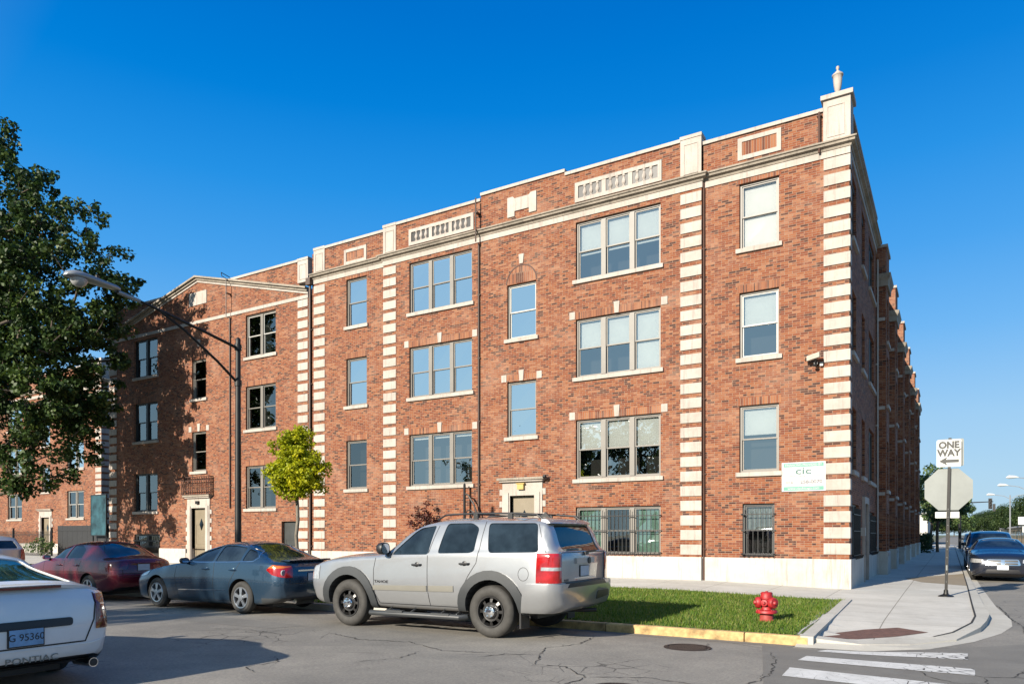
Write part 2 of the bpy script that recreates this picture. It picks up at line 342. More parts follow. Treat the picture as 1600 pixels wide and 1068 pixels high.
class MB:
    """collects boxes, prisms, tubes and lathes into ONE mesh"""
    def __init__(s): s.v = []; s.f = []; s.m = []; s.uv = None
    def add(s, vs, fs, mi=0):
        n = len(s.v); s.v += [tuple(v) for v in vs]; s.f += [tuple(i+n for i in f) for f in fs]; s.m += [mi]*len(fs); return s
    def box(s, x0, x1, y0, y1, z0, z1, mi=0, mp=None):
        vs = [(x, y, z) for x in (x0, x1) for y in (y0, y1) for z in (z0, z1)]
        if mp: vs = [mp(*v) for v in vs]
        return s.add(vs, [(0, 1, 3, 2), (4, 6, 7, 5), (0, 4, 5, 1), (2, 3, 7, 6), (0, 2, 6, 4), (1, 5, 7, 3)], mi)
    def prism(s, pts, a, b, mp, mi=0):
        """2D outline extruded between a and b; mp(p0, p1, t) gives the 3D point"""
        n = len(pts); vs = [mp(p[0], p[1], a) for p in pts]+[mp(p[0], p[1], b) for p in pts]
        fs = [tuple(range(n)), tuple(reversed(range(n, 2*n)))]+[(i, (i+1) % n, n+(i+1) % n, n+i) for i in range(n)]
        return s.add(vs, fs, mi)
    def tube(s, pts, r, n=8, mi=0, caps=True):
        pts = [Vector(p) for p in pts]; rs = r if isinstance(r, (list, tuple)) else [r]*len(pts)
        vs = []; up = None
        for i, p in enumerate(pts):
            d = (pts[min(i+1, len(pts)-1)]-pts[max(i-1, 0)]).normalized()
            if up is None: up = Vector((0, 0, 1)) if abs(d.z) < .9 else Vector((1, 0, 0))
            a = d.cross(up)
            if a.length < 1e-5: a = d.cross(Vector((0, 1, 0)))
            a.normalize(); bb = a.cross(d).normalized(); up = bb
            vs += [p+(a*math.cos(2*PI*k/n)+bb*math.sin(2*PI*k/n))*rs[i] for k in range(n)]
        fs = [(i*n+k, i*n+(k+1) % n, (i+1)*n+(k+1) % n, (i+1)*n+k) for i in range(len(pts)-1) for k in range(n)]
        if caps: fs += [tuple(range(n)), tuple(range((len(pts)-1)*n, len(pts)*n))]
        return s.add(vs, fs, mi)
    def lathe(s, prof, c=(0, 0, 0), n=20, axis='z', mi=0, sgn=1, caps=True):
        vs = []
        for (r, h) in prof:
            for k in range(n):
                a = 2*PI*k/n; x, y = r*math.cos(a), r*math.sin(a)
                vs.append((c[0]+x, c[1]+y, c[2]+h) if axis == 'z' else (c[0]+x, c[1]+h*sgn, c[2]+y) if axis == 'y' else (c[0]+h*sgn, c[1]+x, c[2]+y))
        fs = [(i*n+k, i*n+(k+1) % n, (i+1)*n+(k+1) % n, (i+1)*n+k) for i in range(len(prof)-1) for k in range(n)]
        if caps and prof[0][0] > 1e-4: fs.append(tuple(range(n)))
        if caps and prof[-1][0] > 1e-4: fs.append(tuple(range((len(prof)-1)*n, len(prof)*n)))
        return s.add(vs, fs, mi)
    def build(s, name, mats, parent=None, ang=0, uv=None, normals=True):
        me = bpy.data.meshes.new(name); me.from_pydata(s.v, [], s.f); me.validate(verbose=False)
        if normals:
            bm = bmesh.new(); bm.from_mesh(me); bmesh.ops.remove_doubles(bm, verts=bm.verts, dist=1e-5)
            bmesh.ops.recalc_face_normals(bm, faces=bm.faces); bm.to_mesh(me); bm.free()
        else: me.update()
        if len(s.m) == len(me.polygons): me.polygons.foreach_set('material_index', s.m)
        if uv: box_uv(me)
        if ang: smooth_by_angle(me, ang)
        return link(name, me, mats, parent)
def box_uv(me):
    l = me.uv_layers.new(name='uv')
    for p in me.polygons:
        n = p.normal; ax = max(range(3), key=lambda i: abs(n[i]))
        for li in p.loop_indices:
            c = me.vertices[me.loops[li].vertex_index].co
            l.data[li].uv = (c.y+50, c.z) if ax == 0 else (c.x+100, c.z) if ax == 1 else (c.x+100, c.y+50)
def text_mesh(s, size, ext=.002, bold=0, sx=1.0, shear=0):
    cu = bpy.data.curves.new('t', 'FONT'); cu.body = s; cu.size = size; cu.extrude = ext; cu.offset = bold
    cu.align_x = 'CENTER'; cu.align_y = 'CENTER'; cu.resolution_u = 3; cu.shear = shear
    o = bpy.data.objects.new('t', cu); COL.objects.link(o)
    bpy.context.view_layer.update()
    me = bpy.data.meshes.new_from_object(o.evaluated_get(bpy.context.evaluated_depsgraph_get()))
    bpy.data.objects.remove(o); bpy.data.curves.remove(cu)
    for v in me.vertices: v.co.x *= sx
    me.materials.clear()
    return me
def text(name, s, size, mat, parent, M, **kw):
    me = text_mesh(s, size, **kw); me.transform(M)
    return link(name, me, mat, parent)

# ------------------------------------------------------------------ ground heights
def smst(a, b, x):
    t = min(1, max(0, (x-a)/(b-a))); return t*t*(3-2*t)
def zroad(x, y): return -.05*smst(9.6, 11.5, y) if x < -1 else -.05*smst(9.6, 11.5, y)*(1-smst(-1.2, .25, x))
def H(x, y):
    zb = .14+.12*smst(-2.3, -6, -abs(x) if x > 0 else x) if x < -2.3 else .14
    zb = .14+.12*smst(2.3, 6.5, -x)
    t = min(1, max(0, (y-11.6)/9.7)); z = .08+(zb-.08)*t
    if x > -1.95: z -= .075*(1-smst(11.8, 14.6, y))*1.0      # ramp down to the crossing
    return z
# ------------------------------------------------------------------ the ground
def sheet(name, xs, ys, zf, mat, kind='structure'):
    v = [(x, y, zf(x, y)) for x in xs for y in ys]; n = len(ys)
    f = [(i*n+j, (i+1)*n+j, (i+1)*n+j+1, i*n+j+1) for i in range(len(xs)-1) for j in range(n-1)]
    me = bpy.data.meshes.new(name); me.from_pydata(v, [], f); me.update()
    return tag(link(name, me, mat), kind=kind)
def flat(name, polys, mat, zf, lift=.004, kind='structure', parent=None):
    """polygons laid on a surface, cut finely enough to follow it"""
    bm = bmesh.new()
    for P_ in polys:
        bm.faces.new([bm.verts.new((x, y, 0)) for x, y in P_])
    bmesh.ops.triangulate(bm, faces=bm.faces)
    for _ in range(3):
        es = [e for e in bm.edges if e.calc_length() > .7]
        if es: bmesh.ops.subdivide_edges(bm, edges=es, cuts=1); bmesh.ops.triangulate(bm, faces=bm.faces)
    for v in bm.verts: v.co.z = zf(v.co.x, v.co.y)+lift
    bmesh.ops.recalc_face_normals(bm, faces=bm.faces)
    if bm.faces[:] and bm.faces[0].normal.z < 0: bmesh.ops.reverse_faces(bm, faces=bm.faces)
    me = bpy.data.meshes.new(name); bm.to_mesh(me); bm.free()
    o = link(name, me, mat, parent)
    if kind: tag(o, kind=kind)
    return o
sheet('ground', [-1500, -80, 10.5, 1500], [-1500, -14.5, 30, 1500], lambda x, y: -.13, 'far_ground')
KY = 11.4
sheet('road', [-160, -60, -30, -12, -6, -3, -1.2, -.6, 0, .6, 1.2, 2, 12, 80], [-14, 0, 9.6, 10, 10.4, 10.8, 11.2, 11.5, 13], zroad, 'asphalt')
sheet('side_street', [-3, 3, 11.5], [13, 40, 200, 700], lambda x, y: 0, 'asphalt')
Z0 = lambda x, y: 0.0
flat('road_patch', [[(-2.4, 11.2), (-1.6, 11.1), (.1, 12.0), (.9, 12.9), (1.5, 9.6), (-.2, 7.6), (-1.7, 8.0)]], 'asphalt_patch', zroad, .003)
flat('road_patch', [[(-12.4, 8.4), (-9.9, 8.5), (-9.6, 9.1), (-12.6, 9.2)]], 'asphalt_patch', zroad, .003)
# open cracks in the asphalt, irregular ribbons
def crack(pts, w, seed):
    rr = random.Random(seed); L = []
    for a, b in zip(pts, pts[1:]):
        n = max(2, int(math.dist(a, b)/.06))
        for i in range(n):
            t = i/n; L.append((a[0]+(b[0]-a[0])*t+rr.uniform(-.03, .03), a[1]+(b[1]-a[1])*t+rr.uniform(-.03, .03)))
    L.append(pts[-1]); v = []; 
    for i, p in enumerate(L):
        q = L[min(i+1, len(L)-1)]; o = L[max(i-1, 0)]; dx, dy = q[0]-o[0], q[1]-o[1]; d = math.hypot(dx, dy) or 1
        ww = w*rr.uniform(.25, 1.3)*min(1, (i+1)/4, (len(L)-i)/4); nx, ny = -dy/d*ww, dx/d*ww
        v += [(p[0]+nx, p[1]+ny), (p[0]-nx, p[1]-ny)]
    return v
def cracks(name, Ls, w, lift=.006):
    vs = []; fs = []
    for k, L in enumerate(Ls):
        c = crack(L, w, k+3); n = len(vs); vs += [(x, y, zroad(x, y)+lift) for x, y in c]
        fs += [(n+i, n+i+1, n+i+3, n+i+2) for i in range(0, len(c)-2, 2)]
    me = bpy.data.meshes.new(name); me.from_pydata(vs, [], fs); me.update(); tag(link(name, me, 'crack_tar'), kind='structure')
cracks('road_cracks', [[(-4.8, 10.5), (-4.64, 9.6), (-4.9, 9.0), (-4.67, 8.5), (-4.36, 7.8)], [(-4.67, 8.5), (-5.1, 8.3), (-5.3, 7.9)], [(-4.36, 7.8), (-4.0, 7.9), (-3.5, 7.4), (-3.5, 6.9), (-3.7, 6.4)],
    [(-3.5, 7.4), (-2.9, 7.75), (-2.2, 7.6), (-1.9, 7.35)], [(-1.9, 7.6), (-1.75, 8.6), (-1.9, 9.6), (-2.1, 10.4)], [(-3.1, 10.9), (-3.0, 10.3)],
    [(-6.2, 7.9), (-6.1, 7.3), (-6.4, 6.8)], [(-8.6, 8.6), (-7.7, 8.3), (-6.9, 8.5), (-6.0, 8.1), (-5.2, 8.3)], [(-10.8, 7.9), (-10.2, 8.2), (-9.2, 8.1)], [(-7.6, 6.6), (-7.2, 6.3), (-7.3, 5.9), (-6.9, 5.7)],
    [(-.55, 9.95), (-.3, 9.8), (-.05, 9.95), (.3, 9.7), (.8, 9.9), (1.3, 10.1), (2.6, 10.9), (4, 11.2)], [(.6, 9.8), (.75, 10.4), (.95, 11.2), (1.3, 12.6), (1.5, 14)], [(.3, 9.7), (.35, 9.2), (.6, 8.6), (.5, 8.0)], [(-.3, 9.75), (-.15, 9.3), (.1, 9.15), (.3, 9.25)], [(1.2, 8.6), (1.0, 9.1), (1.3, 10.1)]], .009)
cracks('road_joint_cracks', [[(.9, 19.6), (.98, 16.5), (1.08, 15.4), (1.02, 14.2)], [(1.05, 14.6), (1.5, 13.0), (1.9, 11.5)]], .01)
# zebra bars
for q in ([(-1.60, 10.92), (-1.5, 11.18), (.2, 11.52), (.19, 10.93)], [(-1.66, 9.80), (-1.63, 10.28), (.25, 10.23), (.24, 9.74)], [(-1.63, 8.62), (-1.65, 9.2), (.3, 9.02), (.28, 8.45)]):
    flat('crossing_stripe', [q], 'road_paint', zroad, .008)
flat('street_centre_line', [[(5.0, 16), (5.12, 16), (5.12, 200), (5.0, 200)]], 'road_paint', Z0, .008)
# lawn strip, pavement, corner ramp
lawn_xs = [-46, -40, -34, -28, -22, -16, -12, -9, -7, -6, -5, -4, -3, -2.4, -1.95]
sheet('lawn', lawn_xs, [KY+.16, 13, 14.5, 16, 17, 18], lambda x, y: H(min(x, -2), y)-.004, 'lawn')
sheet('sidewalk', [-62, -50, -40, -30, -20, -12, -7, -6, -5, -4, -3, -2.3, -2.0], [17.95, 19.5, 21.6, 28], H, 'concrete_walk')
J = [(-1.95, 11.75), (-1.2, 11.97), (-.69, 12.4), (-.22, 12.78), (.04, 13.32), (.31, 14.52), (.39, 15.66), (.39, 18.11), (.41, 24), (.42, 34), (.42, 60), (.42, 120)]
JL = [(-1.95, 11.52), (-1.1, 11.6), (-.5, 11.95), (.08, 12.75), (.42, 14.1), (.54, 15.1), (.63, 16.31), (.60, 18.5), (.58, 24), (.56, 34), (.56, 60), (.56, 120)]
JG = [(-1.95, 11.25), (-1.0, 11.35), (-.25, 11.78), (.3, 12.8), (.7, 14.1), (.92, 15.3), (.97, 16.4), (.86, 19.3), (.8, 26), (.78, 34), (.78, 60), (.78, 120)]
flat('corner_pavement', [[(-2.0, 11.75)]+J[1:9]+[(-2.3, 24), (-2.3, 17.95), (-2.0, 17.95)]], 'concrete_walk', H, .002)
flat('side_pavement', [[(-2.6, 24.0), (.41, 24), (.42, 34), (.42, 60), (.42, 120), (-9, 120), (-9, 62), (-2.6, 62)]], 'concrete_walk', H, .003)
flat('tan_pavement', [[(-.75, 25.4), (.40, 24.3), (.41, 31.5), (-1.3, 27.4)]], 'concrete_tan', H, .008)
flat('ramp_pavers', [[(-1.66, 12.0), (-1.71, 12.4), (-1.2, 13.1), (-.74, 13.5), (-.3, 13.2), (-.69, 12.65), (-1.21, 12.12)]], 'brick_red_paver', H, .007)
def strip(name, A, B, za, zb, mat, drop=None):
    vs = []; n = len(A)
    for a, b in zip(A, B): vs += [(*a, za(*a)), (*b, zb(*b))]
    if drop is not None:
        for b in B: vs.append((*b, drop))
    fs = [(2*i, 2*i+1, 2*i+3, 2*i+2) for i in range(n-1)]
    if drop is not None: fs += [(2*i+1, 2*n+i, 2*n+i+1, 2*i+3) for i in range(n-1)]
    me = bpy.data.meshes.new(name); me.from_pydata(vs, [], fs)
    bm = bmesh.new(); bm.from_mesh(me); bmesh.ops.recalc_face_normals(bm, faces=bm.faces); bm.to_mesh(me); bm.free()
    return tag(link(name, me, mat), kind='structure')
kz = lambda x, y: H(x, y)+.012
kl = lambda x, y: max(.014, H(x, y)-.0)
strip('corner_kerb', J, JL, kz, kl, 'concrete_kerb', drop=-.02)
strip('gutter', JL, JG, lambda x, y: max(.006, zroad(x, y)+.006), lambda x, y: zroad(x, y)+.004, 'concrete_kerb')
strip('kerb_joint', [(x-.02, y+.0) for x, y in J[3:]], [(x+.012, y) for x, y in J[3:]], lambda x, y: kz(x, y)+.004, lambda x, y: kz(x, y)+.004, 'crack_tar')
def kerb(name, x0, x1, y0, y1, mat, xs):
    vs = []; fs = []
    for x in xs:
        zt = H(min(x, -2), KY+.16)+.012
        vs += [(x, y0, -.2), (x, y0+.012, zt-.02), (x, y0+.03, zt), (x, y1, zt), (x, y1, -.2)]
    for i in range(len(xs)-1):
        fs += [(i*5+k, i*5+k+1, (i+1)*5+k+1, (i+1)*5+k) for k in range(4)]
    fs += [(0, 1, 2, 3, 4), tuple((len(xs)-1)*5+k for k in (4, 3, 2, 1, 0))]
    me = bpy.data.meshes.new(name); me.from_pydata(vs, [], fs)
    bm = bmesh.new(); bm.from_mesh(me); bmesh.ops.recalc_face_normals(bm, faces=bm.faces); bm.to_mesh(me); bm.free()
    return tag(link(name, me, mat), kind='structure')
kerb('yellow_kerb', 0, 0, KY, KY+.15, 'kerb_yellow', [-7.6, -6, -5.02]); kerb('yellow_kerb', 0, 0, KY, KY+.15, 'kerb_yellow', [-5.0, -3.6, -2.72]); kerb('yellow_kerb', 0, 0, KY, KY+.15, 'kerb_yellow', [-2.70, -1.80])
kerb('kerb', 0, 0, KY, KY+.15, 'concrete_kerb', [-160, -60, -7.62])
strip('gutter', [(-160, KY), (-30, KY), (-8, KY), (-1.97, KY)], [(-160, KY-.3), (-30, KY-.3), (-8, KY-.3), (-1.97, KY-.22)], lambda x, y: zroad(x, y)+.006, lambda x, y: zroad(x, y)+.003, 'asphalt_patch')
# white edging kerb between the lawn and the corner ramp
mb = MB()
for (a, b) in (((-1.95, 17.9), (-1.86, 14.6)), ((-1.86, 14.6), (-1.78, 11.42))):
    z0, z1 = H(-2, a[1])+.03, H(-2, b[1])+.02
    mb.add([(a[0]-.12, a[1], -.1), (a[0]+.06, a[1], -.1), (a[0]+.06, a[1], z0), (a[0]-.12, a[1], z0), (b[0]-.12, b[1], -.1), (b[0]+.06, b[1], -.1), (b[0]+.06, b[1], z1), (b[0]-.12, b[1], z1)],
           [(0, 1, 2, 3), (4, 5, 6, 7), (0, 1, 5, 4), (1, 2, 6, 5), (2, 3, 7, 6), (3, 0, 4, 7)])
tag(mb.build('lawn_edging', 'concrete_kerb'), kind='structure')
# manhole cover (round, on the road)
def manhole(x, y, r, label):
    t = empty('manhole_cover', label, 'manhole cover', (x, y, zroad(x, y)))
    mb = MB(); mb.lathe([(r, 0), (r, .012), (r-.05, .014), (r-.05, .009), (0, .009)], n=32); mb.build('frame_ring', 'manhole_iron', t)
    mb = MB()
    for i in range(-5, 6):
        w = math.sqrt(max(.01, (r-.07)**2-(i*.05)**2)); mb.box(-w, w, i*.05-.014, i*.05+.014, .008, .013)
    mb.build('lid', 'manhole_iron', t)
manhole(-3.2, 10.15, .33, 'round dark iron manhole cover in the road in front of the yellow kerb')
manhole(-2.95, 7.0, .30, 'iron manhole cover at the bottom edge of the road, cut by the picture edge')
# grass blades on the lawn (uncountable)
def grass():
    n = 52000; x = rng.uniform(-9.6, -2.02, n); y = rng.uniform(KY+.2, 17.9, n)
    keep = rng.random(n) < np.clip(1.25-.09*(y-KY), .45, 1); x, y = x[keep], y[keep]
    n2 = 9000; x = np.r_[x, rng.uniform(-24, -9.6, n2)]; y = np.r_[y, rng.uniform(KY+.2, 17.9, n2)]; n = len(x)
    z = np.array([H(min(a, -2), b) for a, b in zip(x, y)])-.005
    h = rng.uniform(.03, .075, n); a = rng.uniform(0, 2*PI, n); w = rng.uniform(.006, .012, n)*np.where(x < -9.6, 2, 1)
    lx, ly = rng.normal(0, .022, n), rng.normal(0, .022, n)
    v = np.empty((n, 3, 3)); v[:, 0] = np.c_[x-w*np.cos(a), y-w*np.sin(a), z]; v[:, 1] = np.c_[x+w*np.cos(a), y+w*np.sin(a), z]; v[:, 2] = np.c_[x+lx, y+ly, z+h]
    me = bpy.data.meshes.new('grass'); me.from_pydata(v.reshape(-1, 3).tolist(), [], np.arange(3*n).reshape(-1, 3).tolist())
    at = me.attributes.new('tone', 'FLOAT', 'POINT'); at.data.foreach_set('value', np.repeat(rng.random(n), 3))
    tag(link('grass', me, 'grass_blade'), kind='stuff')
grass()

# ------------------------------------------------------------------ building kit
Y0, X0 = 21.28, -2.31
def FR(y0=Y0, out=0):      # front wall mapping: u = X, z, d = distance out of the wall
    return lambda u, z, d: (u, y0-out-d, z)
def SD(x0=X0, out=0):      # side wall facing the side street: u = Y
    return lambda u, z, d: (x0+out+d, u, z)
def wall_holes(name, mp, u0, u1, z0, z1, holes, parent, mat='brick', depth=.22, mb=None):
    own = mb is None; mb = mb or MB()
    us = sorted({u0, u1, *[h[0] for h in holes], *[h[1] for h in holes]}); zs = sorted({z0, z1, *[h[2] for h in holes], *[h[3] for h in holes]})
    us = [u for u in us if u0 <= u <= u1]; zs = [z for z in zs if z0 <= z <= z1]
    ins = lambda u, z: any(h[0] < u < h[1] and h[2] < z < h[3] for h in holes)
    for a, b in zip(us, us[1:]):
        for c, d in zip(zs, zs[1:]):
            if not ins((a+b)/2, (c+d)/2): mb.add([mp(a, c, 0), mp(b, c, 0), mp(b, d, 0), mp(a, d, 0)], [(0, 1, 2, 3)])
    for (a, b, c, d) in holes:
        D = -depth
        mb.add([mp(a, c, 0), mp(a, d, 0), mp(a, d, D), mp(a, c, D)], [(0, 1, 2, 3)]); mb.add([mp(b, c, 0), mp(b, c, D), mp(b, d, D), mp(b, d, 0)], [(0, 1, 2, 3)])
        mb.add([mp(a, d, 0), mp(b, d, 0), mp(b, d, D), mp(a, d, D)], [(0, 1, 2, 3)]); mb.add([mp(a, c, 0), mp(a, c, D), mp(b, c, D), mp(b, c, 0)], [(0, 1, 2, 3)])
    if own: return mb.build(name, mat, parent, uv=True, normals=False)
rw = random.Random(11)
def window(par, mp, u0, u1, z0, z1, n=1, blind=(), frame='frame_taupe', sill=True, sold=True, keys=False, bars=False, cover=None, rec=.10, light=False, low=.5, bmat='blind_white', mull=.15, gl=None, tilt=0):
    B = .055; mb = MB(); F = lambda a, b, c, d, o, i: mb.box(a, b, c, d, i, o, 0, mp)
    F(u0, u0+B, z0, z1, -rec+.02, -rec-.08); F(u1-B, u1, z0, z1, -rec+.02, -rec-.08); F(u0+B, u1-B, z1-B, z1, -rec+.02, -rec-.08); F(u0+B, u1-B, z0, z0+B, -rec+.02, -rec-.08)
    w = (u1-u0-2*B-(n-1)*mull)/n; cells = []
    for i in range(n):
        a = u0+B+i*(w+mull); cells.append((a, a+w))
        if i < n-1: F(a+w, a+w+mull, z0+B, z1-B, -rec+.035, -rec-.08)
    win = mb.build('window', frame, par)
    zm = z0+B+(z1-z0-2*B)*low; S = .04
    ms, mg = MB(), MB()
    for (a, b) in cells:
        for (c, d, o) in ((zm-S/2, z1-B, -rec-.01), (z0+B, zm+S/2, -rec-.04)):
            for q in ((a, a+S, c, d), (b-S, b, c, d), (a+S, b-S, c, c+S), (a+S, b-S, d-S, d)): ms.box(*q, o-.03, o, 0, mp)
            t1, t2 = rw.uniform(-.004, .004)+tilt*.4, rw.uniform(-.004, .004)
            mg.add([mp(a+S, c+S, o-.015+t1), mp(b-S, c+S, o-.015-t1), mp(b-S, d-S, o-.015+t2), mp(a+S, d-S, o-.015-t2)], [(0, 1, 2, 3)])
    ms.build('sash', 'frame_white' if light else frame, win); mg.build('pane', gl or (('pane_glass' if blind else 'pane_glass_sky' if z0 > 4 else 'pane_glass_dull') if z0 > 2.8 else 'pane_glass_dull'), win, normals=False)
    mbk = MB(); any_ = False
    for i, (a, b) in enumerate(cells):
        f = blind[i] if i < len(blind) else 0
        if f:
            any_ = True; zb = z1-B-(z1-z0-2*B)*f; mbk.box(a+.01, b-.01, zb, z1-B, -rec-.115, -rec-.105, 0, mp)
            if f < .99: mbk.box(a+.01, b-.01, zb-.02, zb, -rec-.12, -rec-.10, 0, mp)
    if any_: mbk.build('blind', bmat, win)
    if sill: MB().box(u0-.09, u1+.09, z0-.12, z0, -.02, .07, 0, mp).build('sill', 'limestone', win)
    if sold and not keys: 
        me = MB().box(u0-.06, u1+.06, z1+.002, z1+.22, -.05, .004, 0, mp).build('lintel', 'brick_soldier', win, uv=True)
    if keys:
        MB().box(u0-.02, u1+.02, z1+.002, z1+.22, -.05, .004, 0, mp).build('lintel', 'brick_soldier', win, uv=True)
        k = MB(); c = (u0+u1)/2
        k.prism([(c-.07, z1+.004), (c+.07, z1+.004), (c+.10, z1+.36), (c-.10, z1+.36)], -.02, .03, lambda p, q, d: mp(p, q, d))
        for q in ((u0-.22, u0-.021), (u1+.021, u1+.22)): MB().box(*q, z1+.01, z1+.25, -.02, .02, 0, mp).build('lintel_block', 'limestone', win)
        k.build('keystone', 'limestone', win)
    if bars:
        g = MB(); nb = int((u1-u0)/.13)
        for i in range(nb+1):
            x = u0+.03+(u1-u0-.06)*i/nb; g.box(x-.008, x+.008, z0+.03, z1-.12, .035, .05, 0, mp)
            g.tube([mp(x, z0+.03, .043), mp(x+.02, z0-.02, .10), mp(x+.02, z0+.07, .13)], .008, 4)
        for z in (z0+.08, (z0+z1)/2, z1-.3): g.box(u0-.04, u1+.04, z-.012, z+.012, .03, .055, 0, mp)
        for (x, z) in ((u0, z0+.08), (u1, z0+.08), (u0, z1-.3), (u1, z1-.3)): g.box(x-.02, x+.02, z-.02, z+.02, -.1, .055, 0, mp)
        g.build('security_bars', 'iron', win)
    return win
def sweep(name, path, prof, mat, par, closed_ends=True, ang=0):
    """profile [(out, z)] swept along a 2D path with mitred corners; out = to the right-hand side of travel"""
    mb = MB(); n = len(prof); P_ = [Vector((*p, 0)) for p in path]; rings = []
    for i, p in enumerate(P_):
        ds = []
        if i > 0: ds.append((P_[i]-P_[i-1]).normalized())
        if i < len(P_)-1: ds.append((P_[i+1]-P_[i]).normalized())
        ns = [Vector((d.y, -d.x, 0)) for d in ds]; nn = sum(ns, Vector())
        nn = nn/ (nn.length_squared/ len(ns)) if len(ns) > 1 else ns[0]
        rings += [(p.x+nn.x*o, p.y+nn.y*o, z) for o, z in prof]
    fs = [(i*n+k, i*n+(k+1) % n, (i+1)*n+(k+1) % n, (i+1)*n+k) for i in range(len(P_)-1) for k in range(n)]
    fs += [tuple(range(n)), tuple(range((len(P_)-1)*n, len(P_)*n))]
    mb.add(rings, fs); return mb.build(name, mat, par, uv=mat.startswith('brick'), ang=ang)
# ------------------------------------------------------------------ the corner apartment building
bld = empty('apartment_building', 'three-storey red brick corner apartment building with limestone quoins, gabled wing and corner urn', 'apartment building', (-12, Y0, 0))
bld.location = (0, 0, 0)
W3, W2, W1, W0 = (9.75, 11.62), (6.62, 8.50), (3.36, 5.27), (.96, 2.47)
CP = .10                                   # the centre section stands proud
mR, mC, mL = FR(), FR(out=CP), FR(out=0)
PT = .93                                    # plinth top
ZB = 11.75
# right bay
hR = [(-5.19, -4.1, *W3), (-5.19, -4.1, *W2), (-5.19, -4.1, *W1), (-5.10, -4.22, W0[0], W0[1])]
wall_holes('wall', mR, -6.25, X0, PT, ZB+.2, hR, bld)
window(bld, mR, *hR[0], blind=(.98,), gl='pane_glass_faint', tilt=.045)  # sun's glow on this window put into a full white blind
window(bld, mR, *hR[1], blind=(.5,), light=True)
window(bld, mR, *hR[2], blind=(.42,))
window(bld, mR, *hR[3], frame='frame_dark', bars=True, sill=False, sold=False, blind=(.5,), bmat='curtain')
# centre section
T = (-10.34, -7.5); U = (-17.18, -14.37); C = (-12.93, -11.8); V = (-20.43, -19.36)
hC = [(*T, *W3), (*T, *W2), (*T, *W1), (*T, *W0), (*U, *W3), (*U, *W2), (*U, *W1), (*C, 8.2, 10.05), (*C, 4.88, 6.76), (-12.80, -11.85, .16, 2.9)]
wall_holes('wall', mC, -18.42, -6.25, PT, ZB+.2, hC[:9]+[(-12.80, -11.85, PT, 2.9)], bld)
window(bld, mC, *hC[0], n=3, blind=(.55, .55, .55), keys=False, sold=False)
window(bld, mC, *hC[1], n=3, blind=(.5, .5, .97), keys=True, bmat='blind_white')
window(bld, mC, *hC[2], n=3, blind=(.5, .5, .5), keys=True)
window(bld, mC, *hC[3], n=3, blind=(.99, 0, .99), bars=True, sill=False, sold=False, bmat='blind_green')
window(bld, mC, *hC[4], n=3, sold=False)
window(bld, mC, *hC[5], n=3, keys=True)
window(bld, mC, *hC[6], n=3, keys=True, blind=(.06, .06, .06))
w_ = window(bld, mC, *hC[7], sold=False, light=True)
window(bld, mC, *hC[8], keys=True)
def arch_head(par, mp, u0, u1, z, dark=True):
    c, r = (u0+u1)/2, (u1-u0)/2
    a = MB(); n = 16; o = r+.04
    pts = [(c-o*math.cos(PI*i/n), z+.02+o*math.sin(PI*i/n)) for i in range(n+1)]
    inn = [(c-(r-.0)*math.cos(PI*i/n), z+.02+(r-.0)*math.sin(PI*i/n)) for i in range(n+1)]
    for i in range(n):
        a.prism([pts[i], pts[i+1], inn[i+1], inn[i]], -.02, .012, lambda p, q, d: mp(p, q, d))
    a.build('arch_ring', 'iron_rust', par)
    b_ = MB(); b_.prism([(c+(r-.01)*math.cos(PI*i/n), z+.02+(r-.01)*math.sin(PI*i/n)) for i in range(n+1)], -.05, .004, lambda p, q, d: mp(p, q, d))
    b_.build('arch_panel', 'brick_soldier', par, uv=True)
    MB().prism([(c-.07, z+r+.08), (c+.07, z+r+.08), (c+.10, z+r+.40), (c-.10, z+r+.40)], -.02, .03, lambda p, q, d: mp(p, q, d)).build('keystone', 'limestone', par)
arch_head(w_, mC, *C, 10.05)
# bay between the centre and the pipe joint
hV = [(*V, *W3), (*V, *W2), (*V, *W1)]
wall_holes('wall', mR, -22.3, -18.42, PT, ZB+.2, hV, bld)
for h in hV: window(bld, mR, *h)
# return faces of the proud centre section
mb = MB()
for u in (-18.42, -6.25): mb.add([(u, Y0, PT), (u, Y0-CP, PT), (u, Y0-CP, 13.1), (u, Y0, 13.1)], [(0, 1, 2, 3)])
mb.build('wall_return', 'brick', bld, uv=True)
# left gabled wing
F3, F2, F1 = (9.28, 11.12), (6.13, 8.02), (2.70, 4.56)
Lw, Mw, Nw = (-26.36, -24.46), (-30.08, -29.06), (-34.6, -32.72)
hL = [(*Lw, *F3), (*Lw, *F2), (*Lw, *F1), (*Nw, *F3), (*Nw, *F2), (*Nw, *F1), (*Mw, 7.82, 9.62), (*Mw, 4.48, 6.31), (-30.08, -29.06, PT, 2.8), (-24.11, -23.19, PT, 2.14), (-34.6, -32.52, PT, 1.6)]
wall_holes('wall', mL, -36.75, -22.5, PT, 11.3, hL, bld)
for i in (0, 1, 2): window(bld, mL, *hL[i], n=2, light=i == 0, gl='pane_glass_dull')
for i in (3, 4, 5): window(bld, mL, *hL[i], n=2, frame='frame_dark', gl='pane_glass_dull')
w_ = window(bld, mL, *hL[6], sold=False, gl='pane_glass_dull', blind=(0,)); arch_head(w_, mL, *Mw, 9.62)
window(bld, mL, *hL[7], keys=True, gl='pane_glass_dull')
window(bld, mL, -34.6, -32.52, PT, 1.6, n=2, bars=True, sill=False, sold=False, frame='frame_dark')
